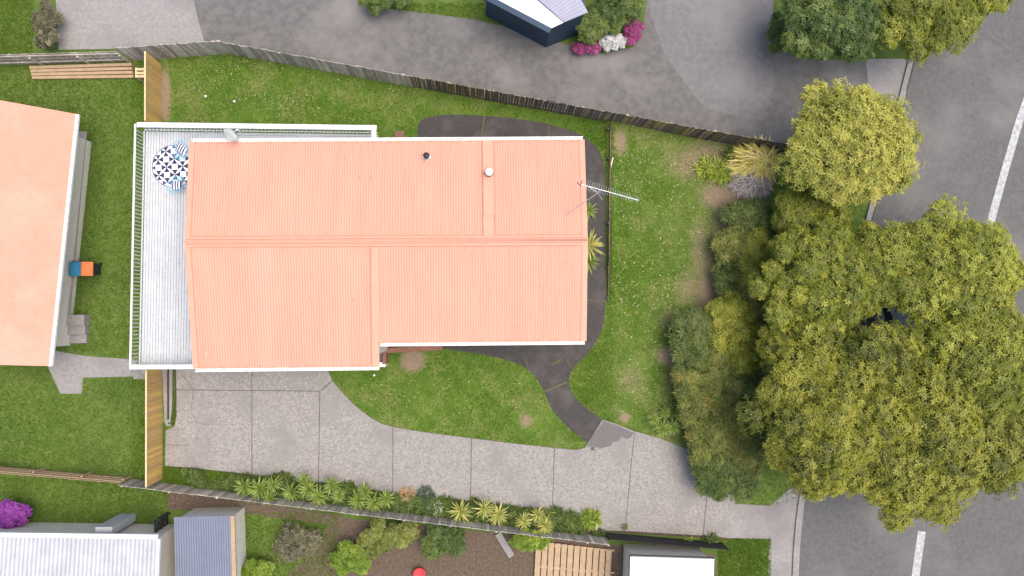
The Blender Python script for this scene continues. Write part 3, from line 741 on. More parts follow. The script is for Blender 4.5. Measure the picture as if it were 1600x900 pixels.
# television antenna on the gable
ant = empty('antenna', at(880, 338, 5.4), 'long thin television antenna on a slanting pole at the gable end', 'antenna')
base = at(880, 338, 5.42); top = at(935, 301, 7.2); r0_, r1_ = at(908, 288, 7.25), at(998, 313, 7.25)
MB().tube([base - [0, 0, .1], top], .022, 8).build('mast', 'metal', ant)
MB().tube([r0_, r1_], .015, 6).build('boom', 'metal', ant)
MB().tube([top - [0, 0, .02], lerp(r0_, r1_, .33)], .018, 6).build('bracket', 'metal', ant)
MB().tube([top - [0, 0, .1], lerp(r0_, r1_, .12)], .012, 6).build('stay', 'metal', ant)
MB().tube([top - [0, 0, .1], top + [.22, -.28, -.25]], .008, 5).build('stay', 'metal', ant)
bd = (r1_ - r0_) / np.linalg.norm(r1_ - r0_); bs = np.array([-bd[1], bd[0], 0])
for i in range(24):
    t = .06 + .93 * i / 23; p = lerp(r0_, r1_, t); l = .26 - .12 * i / 23
    MB().tube([p - bs * l * .8 + [0, 0, .02], p + bs * l + [0, 0, .02]], .0075, 4).build('element', 'metal', ant)
p = r0_; MB().tube([p - bs * .12, p + bs * .18], .02, 6).build('reflector', 'dark_metal', ant); MB().tube([p - bd * .05 - [0, 0, .18], p - bd * .2 + [0, 0, .15]], .02, 6).build('reflector', 'dark_metal', ant)

# ================================================================== FENCES
def paling_mesh(wd, ht, th, m): return MB().box((0, 0, ht / 2), (wd, th, ht)).mesh('paling', m)
def fence(name, label, p0, p1, ht, mats, wd=.145, gap=.012, side=1, posts=True, cap=None, jitter=.012, rail_m=None, group='boundary fences'):
    """palings along p0-p1 (ground points); side=+1 puts rails on the left of the direction"""
    p0 = np.array(p0[:2]); p1 = np.array(p1[:2]); L = np.linalg.norm(p1 - p0); d = (p1 - p0) / L; n = np.array([-d[1], d[0]]) * side
    root = empty(name, (*((p0 + p1) / 2), 0), label, 'fence', group); rz = math.atan2(d[1], d[0])
    var = [[paling_mesh(wd - random.uniform(.0, .012), ht, .02, m) for _ in range(3)] for m in mats]
    N = int(L / (wd + gap))
    for i in range(N):
        t = (i + .5) / N; p = p0 + d * L * t; mi = min(len(mats) - 1, max(0, int(t * len(mats) + random.uniform(-.22, .22)) if len(mats) > 1 else 0))
        o = link('paling', random.choice(var[mi]), root); q = p + n * random.uniform(-jitter, jitter) * .4
        o.location = (q[0] - root.location.x, q[1] - root.location.y, random.uniform(-.03, .015)); o.rotation_euler = (random.uniform(-.4, .4) * jitter, random.uniform(-.4, .4) * jitter, rz)
    rm = rail_m or mats[0]
    for z in (.3, ht * .5, ht - .25):
        a_, b_ = p0 + n * .036, p1 + n * .036; MB().bar((*a_, z), (*b_, z), .045, .09).build('rail', rm, root)
    for i in range(int(L / 2.4) + 2):
        p = p0 + d * min(L, i * 2.4 + .05) + n * .10; MB().box((p[0], p[1], ht / 2 - .14), (.09, .09, ht - .24)).build('post', rm, root)
        if i * 2.4 > L: break
    if cap: MB().bar((*p0, ht + .012), (*p1, ht + .012), .075, .03).build('cap', cap, root)
    return root
FH = 1.75
fence('timber_fence', 'golden new timber fence beside the upper lawn', at(252, 100), at(252, 203), FH, ['new_timber'], side=-1, gap=.002, cap='cut_timber', jitter=.004)
fence('timber_fence', 'golden new timber fence at the end of the driveway', at(254, 574), at(254, 748), FH, ['new_timber'], side=-1, gap=.002, cap='cut_timber', jitter=.004)
fence('timber_fence', 'short weathered grey timber fence at the top corner above the new golden fence', at(206, 95), at(357, 84), FH, ['old_timber', 'old_timber', 'old_timber'], side=1, jitter=.03, cap=None)
fence('timber_fence', 'long weathered timber fence turning dark and mossy along the shared driveway', at(357, 84), at(1222, 240), FH, ['old_timber', 'old_timber', 'mossy_timber', 'mossy_timber', 'mossy_timber', 'mossy_timber'], side=1, jitter=.03, rail_m='old_timber')
fence('timber_fence', 'weathered grey timber fence behind the planting bed below the driveway', at(206, 748), at(945, 838), FH * .8, ['old_timber'], side=-1, jitter=.03)
fence('timber_fence', 'black stained timber fence at the street end of the driveway', at(946, 832), at(1128, 848), 1.15, ['black_timber'], side=-1, gap=.001, jitter=.004)
# gate pickets seen through the corner
tg = empty('timber_rack', at(220, 115), 'small pale timber frame outside the new fence near the top corner', 'timber frame')
for (y0) in (108, 114, 119): 
    p, q = at(211, y0, .8), at(229, y0, .8); MB().bar((*p[:2], .74), (*q[:2], .74), .12, .05).build('slat', 'cut_timber', tg)
for x in (213, 226):
    p, q = at(x, 106, .7), at(x, 121, .7); MB().bar((*p[:2], 0), (*q[:2], 0), .09, .735).build('side', 'cut_timber', tg)

# ================================================================== GARDEN DETAILS
# timber retaining edge
ed = empty('garden_edging', at(951, 330), 'long low weathered timber edging between asphalt path and raised lawn', 'edging')
pts = [(952, 196), (951.5, 260), (950.5, 320), (950, 400), (949.5, 470)]
for (a_, b_) in zip(pts[:-1], pts[1:]):
    p, q = at(*a_), at(*b_); zt = lambda y: float(.10 + .30 * sstep((478 - y) / 70))
    h0, h1 = zt(a_[1]), zt(b_[1])
    V = []
    for (P_, h_) in ((p, h0), (q, h1)):
        for dx in (-.03, .03):
            for z in (0, h_): V.append((P_[0] + dx, P_[1] + (-.01 if P_ is p else .01), z))
    MB().add(V, [(0, 4, 5, 1), (2, 3, 7, 6), (1, 5, 7, 3), (0, 2, 6, 4), (0, 1, 3, 2), (4, 6, 7, 5)]).build('board', 'mossy_timber', ed)
for y in (205, 250, 300, 350, 418, 465):
    p = at(948.5, y); h_ = .14 + .3 * sstep((478 - y) / 70); MB().box((p[0], p[1], h_ / 2), (.09, .09, h_)).build('peg', 'mossy_timber', ed)
p, q = at(954, 262, .42), at(958, 246, .42); b_ = MB().bar((*p[:2], .36), (*q[:2], .36), .07, .04); tag(b_.build('loose_stake', 'cut_timber'), 'pale loose timber stake lying at the garden edging', 'stake')

# concrete kerbs and drain beside the new fence
dr = empty('drain_channel', at(265, 620), 'concrete strips with a dark drain slot beside the golden fence', 'drain')
MB().prism(poly([(254, 570), (262, 570), (262, 663), (259, 663)]), 0, .10).build('concrete_strip', 'concrete_far', dr)
MB().prism(poly([(266, 570), (271, 570), (270, 640), (266, 664)]), 0, .12).build('concrete_strip', 'concrete_far', dr)
MB().prism(poly([(262.2, 570), (265.8, 570), (265.8, 655), (262.2, 655)]), 0, .03).build('slot', 'crack', dr)
MB().prism(poly([(261, 655), (268, 655), (268, 665), (261, 665)]), 0, .11).build('end_block', 'concrete_far', dr)
p = at(264.5, 661, .115); MB().lathe((p[0], p[1], .108), [(.07, 0), (.07, .006)], 12).build('hole', 'crack', dr)
# small things
p = at(625, 211); t = tag(MB().box((p[0], p[1], .03), (.5, .42, .07), .05).build('paver', 'brick_red'), 'reddish brown paver in the lawn beside the deck landing', 'paver')
p, q = at(647, 206), at(649, 222); tag(MB().bar((*p[:2], .02), (*q[:2], .02), .045, .05).build('yellow_stake', 'lime_leaf'), 'thin yellow stake lying by the path corner', 'stake')
p = at(926, 701, .06); mh = tag(MB().box((p[0], p[1], .062), (.2, .16, .02)).build('valve_cover', 'moss'), 'small dirty valve cover at the tip of the lawn', 'cover')
p = at(931, 820); st_ = MB().lathe((0, 0, 0), [(.10, 0), (.17, .05), (.16, .13), (.09, .2), (.02, .22)], 9)
V = [(p[0] + v[0] * (.7 + .2 * math.sin(3 * v[1] * 9)), p[1] + v[1] * 1.7, v[2] * 1.3 + .02) for v in st_.v]; st_.v = V
tag(st_.build('garden_stone', 'old_timber'), 'upright pale grey stone at the end of the planting bed', 'stone')
for (x, y, lb_) in ((322, 151, 'small pale ball lying alone on the upper lawn'), (367, 159, 'small white ball on the upper lawn near the deck'), (585, 586, 'small white ball on the lawn just below the roof corner')):
    p = at(x, y); tag(MB().lathe((p[0], p[1], .01), [(.02, 0), (.06, .03), (.07, .07), (.05, .115), (.015, .135)], 12).build('ball', 'white', None, True), lb_, 'ball', 'small pale balls on the grass')

# ---- rosettes along the driveway
ORD = ['first', 'second', 'third', 'fourth', 'fifth', 'sixth', 'seventh', 'eighth', 'ninth', 'tenth', 'eleventh', 'twelfth', 'thirteenth', 'fourteenth', 'fifteenth', 'sixteenth', 'seventeenth', 'eighteenth', 'nineteenth', 'twentieth']
RV = [rosette_mesh(46, .62, .062, 'rosette', up=(-.05, 1.15), droop=.35) for _ in range(4)]; RVV = [rosette_mesh(44, .66, .065, 'rosette_variegated', .22, tint=.5, up=(-.05, 1.15), droop=.35) for _ in range(3)]
STEM = MB().lathe((0, 0, 0), [(.06, 0), (.05, .2), (.045, .42), (.02, .46)], 8).mesh('stem', 'bark')
def rosette(px, py, z, s, var, label, group):
    p = at(px, py, z + .15 * s); t = empty('rosette_plant', (p[0], p[1], 0), label, 'plant', group)
    o = link('leaves', var, t); o.location = (0, 0, z); o.scale = (s, s, s); o.rotation_euler = (random.uniform(-.15, .15), random.uniform(-.15, .15), random.uniform(0, 6.28))
    o = link('stem', STEM, t); o.scale = (s, s, z / .43); return t
green = [(380, 761, .8), (403, 764, .95), (425, 757, .8), (420, 778, .7), (454, 769, 1.0), (480, 764, .9), (496, 776, .95), (474, 748, .6), (528, 774, .75), (517, 758, .75), (558, 782, .85), (569, 768, .85), (583, 786, .8), (603, 779, .8)]
green.sort()
for i, (x, y, s) in enumerate(green):
    rosette(x, y + 1, .62 + .3 * random.random(), s * random.uniform(1.15, 1.5), random.choice(RV), f'{ORD[i]} spiky green rosette plant in the driveway border counting from the golden fence', 'spiky green rosettes in the driveway border')
for i, (x, y, s) in enumerate([(719, 801, 1.0), (757, 796, .8), (777, 806, 1.0), (818, 816, .8), (840, 806, .75), (852, 823, .9)]):
    rosette(x, y, .55 + .25 * random.random(), s * random.uniform(1.1, 1.4), random.choice(RVV), f'{ORD[i]} yellow striped rosette plant in the driveway border counting from the golden fence', 'yellow striped rosettes in the driveway border')
for x, y, s, lb_ in ((1022, 655, .85, 'yellowish rosette plant at the lawn corner by the driveway, nearest the lawn'), (1036, 671, 1.0, 'bright green rosette plant at the driveway edge between two others'), (1053, 668, 1.05, 'bright green rosette plant at the driveway edge nearest the shrubs'), (1040, 645, .8, 'darker green rosette plant behind the three at the driveway edge')):
    rosette(x, y, .4, s, random.choice(RV), lb_, 'rosettes at the driveway corner')
for x, y, s, z, v, lb_ in ((921, 383, 1.6, .8, RVV[0], 'large pale green spiky plant half under the gable end'), (919, 408, 1.35, .4, RV[2], 'smaller dark spiky plant under the gable below the large pale one'), (919, 328, 1.15, .4, RV[1], 'dark spiky plant under the gable behind the antenna')):
    rosette(x, y, z, s, v, lb_, 'spiky plants under the gable end')

# ---- other border plants: leafy clumps of strap leaves
def clump(name, label, px, py, rx, ry, n, m, L, W, group=None, hot=.08, up=(.3, 1.2), hz=.05, tint=.45, droop=.7, bias=(0, 0), cat='plant'):
    c = at(px, py, .1 + hz * .8); t = empty(name, (c[0], c[1], 0), label, cat, group); V = []; Q = []; T = []
    for i in range(n):
        a_ = random.uniform(0, 6.28); r_ = math.sqrt(random.random()); o = np.array([rx * r_ * math.cos(a_), ry * r_ * math.sin(a_), .01 + hz * random.random() * (1.2 - r_ * r_)])
        da = a_ + random.gauss(0, .8) if r_ > .45 else random.uniform(0, 6.28); dx, dy = math.cos(da) + bias[0], math.sin(da) + bias[1]; da = math.atan2(dy, dx); e = random.uniform(*up); l = L * random.uniform(.6, 1.2); ww = W * random.uniform(.7, 1.2)
        tn = min(1, max(0, random.gauss(tint, .25))); tn = random.uniform(1.1, 2) if random.random() < hot else tn
        s_ = np.array([-math.sin(da), math.cos(da), 0]); p = o; b0 = len(V)
        for k in range(4):
            wk = (.6, 1, .8, .08)[k]; V += [p - s_ * ww * wk / 2, p + s_ * ww * wk / 2]; T += [tn, tn]
            p = p + l / 3 * np.array([math.cos(da) * math.cos(e), math.sin(da) * math.cos(e), math.sin(e)]); e -= droop * random.uniform(.5, 1.1) / 2; p[2] = max(p[2], .03)
        for k in range(3): Q.append((b0 + 2 * k, b0 + 2 * k + 1, b0 + 2 * k + 3, b0 + 2 * k + 2))
    link('leaves', fast_mesh('leaves', V, Q, m, T), t)
    MB().lathe((c[0], c[1], 0), [(rx * .3, 0), (rx * .2, hz * .3 + .02), (.02, hz * .4 + .03)], 8).build('crown_base', 'bark', t)
    return t
PB = 'leafy plants in the driveway border'
clump('leafy_plant', 'dark leafy plant between the green rosettes and the driveway joint', 540, 768, .45, .35, 260, 'leaf_mid', .32, .06, PB, hz=.35)
clump('leafy_plant', 'low dark green plant at the driveway edge above the first rosettes', 440, 748, .55, .22, 200, 'leaf_mid', .28, .05, PB, hz=.25)
clump('leafy_plant', 'low weedy green plant between grass and the first rosette', 355, 757, .7, .32, 260, 'leaf_mid', .25, .045, PB, hz=.2)
clump('dry_grass', 'dry straw coloured plant at the driveway joint', 636, 774, .32, .30, 240, 'straw', .3, .03, PB, hz=.25)
clump('fern_plant', 'bluish dark green feathery plant beside the dry straw coloured one', 664, 780, .45, .55, 420, 'fern_leaf', .26, .03, PB, hz=.4)
clump('sage_plant', 'pale silvery green plant with paddle leaves in the driveway border', 681, 795, .38, .36, 120, 'sage_leaf', .28, .09, PB, hz=.3)
clump('leafy_plant', 'small green plant between the silvery plant and the driveway', 695, 786, .35, .25, 140, 'leaf_mid', .25, .05, PB, hz=.25)
clump('leafy_plant', 'small dark plant at the driveway joint between yellow striped rosettes', 742, 786, .25, .2, 100, 'leaf_mid', .25, .05, PB, hz=.2)
clump('leafy_plant', 'dark leafy plant between the third and fourth yellow striped rosettes', 800, 802, .3, .25, 140, 'leaf_mid', .28, .05, PB, hz=.22)
clump('leafy_plant', 'dark green leafy plant just past the last yellow striped rosette', 869, 806, .38, .32, 220, 'leaf_mid', .3, .05, PB, hz=.3)
clump('leafy_plant', 'green strappy plant next to the last one in the border', 893, 814, .42, .36, 280, 'leaf_mid', .34, .045, PB, hz=.35, tint=.6)
clump('leafy_plant', 'bright green strappy plant at the street end of the border', 924, 814, .45, .40, 320, 'lime_leaf', .36, .045, PB, hz=.4, tint=.3)
clump('weed', 'small yellow green weed at the driveway joint near the black fence', 976, 824, .14, .12, 60, 'leaf_mid', .16, .03, PB, hz=.1)
clump('weed', 'small yellow weed in front of the black fence', 1077, 845, .18, .1, 50, 'lime_leaf', .2, .05, PB, hz=.15)
clump('weed', 'green weed clump at the street corner of the driveway', 1112, 845, .35, .3, 160, 'leaf_mid', .25, .045, PB, hz=.25)
EB = 'plants in the corner bed'
clump('golden_grass', 'large golden yellow grass tussock in the upper corner bed', 1190, 249, 1.0, .75, 1100, 'golden_leaf', .85, .075, EB, hz=1.1, tint=.7, bias=(-.6, .1), up=(-.1, .55), hot=.2)
clump('silver_tussock', 'silvery grey mauve shaggy tussock below the golden grass', 1180, 283, .95, .62, 1200, 'silver_leaf', .5, .06, EB, hz=.7, bias=(-.5, -.2), up=(-.1, .6), hot=.15, tint=.6)
clump('silver_tussock', 'smaller silvery tussock between the golden grass and lime plants', 1160, 258, .4, .3, 280, 'silver_leaf', .4, .045, EB, hz=.4, bias=(-.6, .1), up=(.05, .7))
clump('lime_plant', 'lime green strappy plant nearest the lawn in the corner bed', 1108, 263, .55, .42, 170, 'lime_leaf', .55, .055, EB, hz=.12, bias=(-.35, -.3), up=(.2, 1.0), tint=.5)
clump('lime_plant', 'lime green strappy plant in the middle of the corner bed', 1128, 268, .55, .45, 190, 'lime_leaf', .55, .055, EB, hz=.12, bias=(.1, -.4), up=(.2, 1.0), tint=.4)
clump('dark_strap_plant', 'dark green strappy plant beside the golden grass tussock', 1152, 244, .5, .42, 200, 'leaf_mid', .6, .055, EB, hz=.2, up=(.2, 1.0), tint=.55)

# ---- shrub border on the east side
SH = [('olive shrub at the boundary beside the driveway apron', 1172, 690, 26, 52, 1.7, 800, 'leaf_olive', .02),
      ('low dark green shrub at the boundary corner of the driveway', 1160, 752, 24, 28, 1.3, 500, 'leaf_mid', .01),
      ('olive shrub in the hollow behind the rounded dark shrub', 1128, 575, 26, 30, 1.6, 600, 'leaf_olive', .02),
      ('dark green shrub behind the small bright shrub at the boundary', 1188, 590, 22, 40, 1.7, 600, 'leaf_dark', .01),
      ('dark green shrub filling the gap behind the dark upper shrub', 1195, 375, 22, 40, 1.5, 600, 'leaf_mid', .0),
      ('olive shrub at the boundary between tall bright shrub and dark shrub', 1178, 470, 24, 40, 1.8, 700, 'leaf_olive', .02),
      ('dark olive shrub at the boundary above the driveway apron', 1142, 700, 30, 60, 1.5, 900, 'leaf_olive', .02),
      ('dark green whorled shrub just below the silver tussock', 1172, 340, 44, 30, 1.3, 900, 'leaf_dark', .0),
      ('olive brown shrub between dark shrub and bright shrub near the upper corner', 1150, 385, 36, 30, 1.4, 900, 'leaf_olive', .04),
      ('bright yellow green shrub at the boundary near the upper corner', 1186, 408, 28, 46, 1.9, 950, 'leaf_bright', .02),
      ('dull dark green shrub in the hollow between two bright shrubs', 1148, 442, 32, 34, 1.2, 850, 'leaf_dark', .03),
      ('tall bright yellow green shrub halfway along the boundary', 1150, 508, 42, 52, 2.0, 1700, 'leaf_bright', .03),
      ('rounded dark green shrub bulging onto the lawn', 1086, 535, 42, 60, 1.7, 1700, 'leaf_dark', .02),
      ('small bright yellow green shrub below the tall bright one', 1163, 558, 22, 30, 1.8, 600, 'leaf_bright', .02),
      ('large olive shrub with orange tipped leaves below the dark rounded one', 1105, 615, 62, 52, 1.9, 2100, 'leaf_olive', .035),
      ('olive shrub beside the rosettes at the driveway edge', 1110, 685, 46, 50, 1.8, 1500, 'leaf_olive', .02),
      ('green shrub overhanging the driveway at the street end', 1118, 735, 38, 42, 1.7, 1200, 'leaf_mid', .02),
      ('dark shrub against the boundary beside the large olive shrub', 1165, 625, 28, 62, 1.6, 900, 'leaf_dark', .02)]
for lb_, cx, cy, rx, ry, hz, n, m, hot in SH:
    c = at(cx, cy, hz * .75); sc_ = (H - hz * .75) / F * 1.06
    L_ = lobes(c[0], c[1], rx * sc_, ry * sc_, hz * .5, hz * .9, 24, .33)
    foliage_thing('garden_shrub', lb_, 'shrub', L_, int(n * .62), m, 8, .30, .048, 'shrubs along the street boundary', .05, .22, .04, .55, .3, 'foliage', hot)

# ================================================================== TREES
def tree(label, cx, cy, r_, hz, n, m, nl, L_, W_, nlobe, rl, sq=1.0, group='street trees', name='street_tree', z0=None, hot=.02, tint=.45):
    zc = hz * .75; c = at(cx, cy, zc); sc_ = (H - zc) / F
    lb_ = lobes(c[0], c[1], r_ * sc_, r_ * sc_ * sq, z0 or hz * .5, hz, int(nlobe * 1.5), rl * .92)
    return foliage_thing(name, label, 'tree', lb_, int(n * 1.7), m, nl, L_ * .78, W_ * .72, group, .18, .15, .2, tint, .3, 'crown', hot)
tree('pale yellow green tree with bushy clumps at the shared driveway corner', 1326, 230, 116, 6.0, 5200, 'leaf_pale', 6, .30, .10, 34, .75, .92)
tree('yellow green tree beside the boundary shrubs below the pale tree', 1278, 440, 106, 5.2, 4200, 'leaf_bright', 6, .27, .09, 26, .7, 1.05, tint=.15)
tree('yellowish green tree overhanging the street centre line', 1490, 425, 126, 5.8, 4800, 'leaf_bright', 6, .27, .09, 30, .72, .85, tint=.35)
tree('broad olive green tree beside the driveway apron', 1290, 660, 138, 6.2, 6200, 'leaf_tree', 6, .28, .09, 36, .8, 1.0, tint=.6)
tree('broad olive green tree hanging over the street', 1425, 680, 142, 6.4, 6200, 'leaf_tree', 6, .28, .09, 36, .8, 1.05, tint=.62)
tree('olive green tree at the right picture edge above the street', 1525, 572, 118, 6.2, 5000, 'leaf_bright', 6, .28, .09, 30, .8, 1.0, tint=.2)
tree('dense dark green tree at the top edge beside the drive', 1300, 30, 92, 4.5, 3600, 'leaf_mid', 6, .27, .09, 24, .7, .75, group='trees across the shared driveway', tint=.35)
tree('dense green tree at the top edge reaching over the street', 1440, 22, 100, 5.0, 3800, 'leaf_bright', 6, .27, .09, 26, .7, .7, group='trees across the shared driveway', tint=.12)
tree('small yellow green tree at the top edge over the street', 1535, -10, 48, 4.8, 1500, 'leaf_bright', 6, .26, .09, 12, .6, .7, group='trees across the shared driveway', tint=.4)

tree('green tree between the pale tree and the yellowish street tree', 1382, 418, 88, 5.2, 3000, 'leaf_bright', 6, .27, .09, 20, .68, .8, tint=.2)
tree('olive green tree in the middle of the street canopy below the car', 1368, 574, 84, 5.8, 3000, 'leaf_tree', 6, .28, .09, 20, .72, .8, tint=.5)
tree('olive tree at the lower right of the street canopy', 1540, 690, 92, 6.0, 3400, 'leaf_tree', 6, .28, .09, 22, .75, .8, tint=.45)
tree('small dark green tree against the boundary shrubs', 1238, 550, 56, 4.4, 2200, 'leaf_tree', 6, .27, .09, 16, .6, 1.2, tint=.35)
tree('low green tree filling the space just below the pale tree', 1270, 338, 66, 3.4, 2400, 'leaf_bright', 6, .26, .09, 18, .6, .7, tint=.1)
def bush(label, cx, cy, rx, ry, hz, n, m, nl=7, L_=.2, W_=.06, group='bushes in the neighbouring gardens', hot=.02, tint=.45, name='garden_bush'):
    zc = hz * .7; c = at(cx, cy, zc); sc_ = (H - zc) / F
    lb_ = lobes(c[0], c[1], rx * sc_, ry * sc_, hz * .4, hz * .85, 9, max(.22, min(rx, ry) * sc_ * .4))
    return foliage_thing(name, label, 'bush', lb_, n, m, nl, L_, W_, group, .04, .3, .15, tint, .22, 'foliage', hot)
bush('green hedge bush at the top edge beside the shared drive', 600, -2, 46, 18, 1.4, 900, 'leaf_mid')
bush('dark green bush beside the navy guttered roof at the top edge', 935, 35, 46, 26, 1.6, 1000, 'leaf_mid', tint=.55)
bush('green bush at the top edge right of the lilac roof', 965, 8, 40, 28, 1.8, 900, 'leaf_mid', tint=.3)
bush('magenta flowering bush at the bend of the shared drive', 990, 48, 13, 24, 1.0, 420, 'pink', 6, .13, .07)
bush('small magenta flowering bush on the drive side of the garden', 916, 74, 22, 9, .7, 300, 'pink', 6, .12, .07)
bush('white flowering bush between the two magenta bushes', 958, 66, 26, 12, .9, 400, 'white_flower', 6, .12, .07)
bush('green bush beside the pale yellow green tree across the drive', 1218, 50, 22, 40, 1.5, 600, 'leaf_mid', tint=.6)
bush('purple flowering bush at the left picture edge', 14, 806, 26, 20, 1.3, 600, 'purple', 6, .15, .07)
bush('round bright green bush in the yard below the fence', 545, 872, 30, 26, 1.2, 700, 'lime_leaf', tint=.1)
bush('dull green spreading bush in the yard below the fence', 600, 838, 48, 26, 1.3, 900, 'leaf_olive', tint=.5)
bush('dark green bush in the yard beside the dull green one', 690, 845, 36, 24, 1.2, 700, 'leaf_mid')
bush('bright green bush poking over the fence behind the yellow striped rosettes', 828, 844, 32, 14, 1.2, 500, 'lime_leaf', tint=.15)
bush('brown dry bush below the fence near the grey flat roof', 460, 850, 36, 26, 1.0, 500, 'leaf_brown', tint=.4)
bush('low green bush at the foot of the grey flat roof', 398, 892, 28, 16, 1.0, 400, 'lime_leaf', tint=.1)
bush('brown bush beside the concrete pad at the top left', 72, 40, 20, 45, 1.3, 500, 'leaf_brown', tint=.3)

# ================================================================== NEIGHBOURS
def simple_house(name, label, eave_px, ze, ridge_px, zr, m, wallm='wall_paint', gm='gutter'):
    """corrugated hipless roof from a four point eave outline and a two point ridge (over eave edges 0-1 and 3-2), walls beneath"""
    E = [at(*p, ze) for p in eave_px]; R = [at(*p, zr) for p in ridge_px]
    c = np.mean(E, 0); t = empty(name, (c[0], c[1], 0), label, 'house')
    corrugated(R[0], R[1], E[1], E[0], .15, .016).build('roof', m, t)
    corrugated(R[0], R[1], E[2], E[3], .15, .016).build('roof', m, t)
    MB().tube([R[0] + [0, 0, .02], R[1] + [0, 0, .02]], .09, 8).build('ridge_capping', m, t, True)
    for a_, b_ in ((0, 1), (2, 3)):
        mid = (np.array(E[a_]) + E[b_]) / 2; o = (mid - c); o[2] = 0; o /= np.linalg.norm(o)
        MB().bar(np.array(E[a_]) + o * .07 - [0, 0, .14], np.array(E[b_]) + o * .07 - [0, 0, .14], .16, .13).build('gutter', gm, t)
    F_ = [c + (e - c) * .87 for e in E]
    MB().prism([(f[0], f[1]) for f in F_], 0, ze - .1).build('wall', wallm, t)
    for a_, b_, r_ in ((1, 2, R[1]), (3, 0, R[0])):
        rr = c + (r_ - c) * .87; MB().add([(F_[a_][0], F_[a_][1], ze - .12), (F_[b_][0], F_[b_][1], ze - .12), (rr[0], rr[1], zr - .05)], [(0, 1, 2), (2, 1, 0)]).build('gable', wallm, t)
    return t
simple_house('neighbour_house', 'neighbouring house with salmon pink roof cut by the left picture edge', [(118, 178), (76, 572), (-250, 560), (-210, 118)], 2.7, [(-48, 148), (-88, 568)], 3.5, 'neighbour_roof')
vb = empty('verandah', at(128, 360), 'narrow grey verandah along the neighbouring pink roofed house', 'verandah')
for k in range(5):
    p, q = at(118 + 3.6 * k, 205, .6), at(90 + 3.6 * k, 505, .6); MB().bar((*p[:2], .5), (*q[:2], .5), .125, .05).build('board', 'concrete_far', vb)
for t in np.linspace(.05, .95, 6):
    p = lerp(at(126, 205, .5), at(98, 505, .5), t); MB().box((p[0], p[1], .25), (.1, .1, .5)).build('post', 'concrete_far', vb)
stp_ = empty('entry_steps', at(108, 520), 'grey concrete steps at the corner of the neighbouring house', 'steps')
for k in range(3): 
    p = at(110, 500 + 14 * k, .1); MB().box((p[0], p[1], .08 + .1 * (2 - k)), (1.9 - .1 * k, .55, .16 + .2 * (2 - k))).build('step', 'concrete_far', stp_)
def bin_(label, px, py, m):
    c = at(px, py, .5); t = empty('wheelie_bin', (c[0], c[1], 0), label, 'bin', 'bins by the neighbouring house'); z = np.array([c[0], c[1], 0])
    m_ = MB(); lo = [(-.2, -.25), (.2, -.25), (.2, .25), (-.2, .25)]; hi = [(-.27, -.33), (.27, -.33), (.27, .33), (-.27, .33)]
    m_.add([(z[0] + x, z[1] + y, .05) for x, y in lo] + [(z[0] + x, z[1] + y, .92) for x, y in hi], [(3, 2, 1, 0), (4, 5, 6, 7), (0, 1, 5, 4), (1, 2, 6, 5), (2, 3, 7, 6), (3, 0, 4, 7)]); m_.build('body', 'bin_dark', t)
    ld = MB(); ld.prism([(z[0] - .3, z[1] - .36), (z[0] + .3, z[1] - .36), (z[0] + .3, z[1] + .36), (z[0] - .3, z[1] + .36)], .93, 1.0); ld.prism([(z[0] - .22, z[1] - .26), (z[0] + .22, z[1] - .26), (z[0] + .22, z[1] + .26), (z[0] - .22, z[1] + .26)], .98, 1.04); ld.build('lid', m, t)
    for s in (-1, 1): MB().tube([z + [.17 * s, .3, .1], z + [.24 * s, .3, .1]], .1, 12).build('wheel', 'tyre', t)
    MB().tube([z + [-.2, .38, .95], z + [.2, .38, .95]], .018, 6).build('handle', 'bin_dark', t)
bin_('bin with blue lid beside the neighbouring house', 126, 421, 'bin_blue'); bin_('bin with orange lid beside the blue lidded bin', 144, 421, 'bin_orange')
fence('timber_fence', 'grey timber fence along the top of the left neighbouring lawn', at(-80, 104), at(204, 96), 1.4, ['old_timber'], side=-1)
rt = empty('retaining_wall', at(130, 115), 'tan timber retaining sleepers along the upper neighbouring lawn', 'retaining wall')
for k in range(4):
    p, q = at(46 + 1, 106 + k * 4.5, .3), at(206, 101 + k * 5.5, .3); MB().bar((*p[:2], 0), (*q[:2], 0), .15, .36 - .07 * k).build('sleeper', 'tan_timber', rt)
fence('timber_fence', 'tan timber fence along the bottom of the left neighbouring lawn', at(-80, 722), at(206, 746), 1.2, ['tan_timber'], side=1)
bl = empty('white_metal_shed', at(110, 880), 'large white roofed building at the lower left picture edge', 'building')
A_, B_, C_, D_ = at(-60, 838, 2.8), at(246, 842, 2.8), at(246, 1050, 2.8), at(-60, 1050, 2.8)
corrugated(lerp(A_, D_, .0), lerp(B_, C_, .0), lerp(B_, C_, .35) + [0, 0, .25], lerp(A_, D_, .35) + [0, 0, .25], .2, .02).build('roof', 'pale_roof', bl)
corrugated(lerp(A_, D_, .355) + [0, 0, .26], lerp(B_, C_, .355) + [0, 0, .26], C_ + [0, 0, .6], D_ + [0, 0, .6], .2, .02).build('roof', 'lilac_roof', bl)
MB().bar(A_ + [0, .1, -.14], B_ + [0, .1, -.14], .2, .16).build('gutter', 'white', bl)
MB().bar(B_ + [.06, 0, -.1], C_ + [.06, 0, .5], .14, .16).build('barge_flashing', 'white', bl)
c_ = (A_ + B_ + C_ + D_) / 4; MB().prism([((c_ + (e - c_) * .95)[0], (c_ + (e - c_) * .95)[1]) for e in (A_, B_, C_, D_)], 0, 2.6).build('wall', 'wall_paint', bl)
p = at(162, 830, 2.3); MB().box((p[0], p[1], 1.15), (.8, .4, 2.3)).build('heat_unit', 'pale_roof', bl)
fl = empty('garden_shed', at(318, 850), 'small shed with flat slate grey roof beside the white building', 'shed')
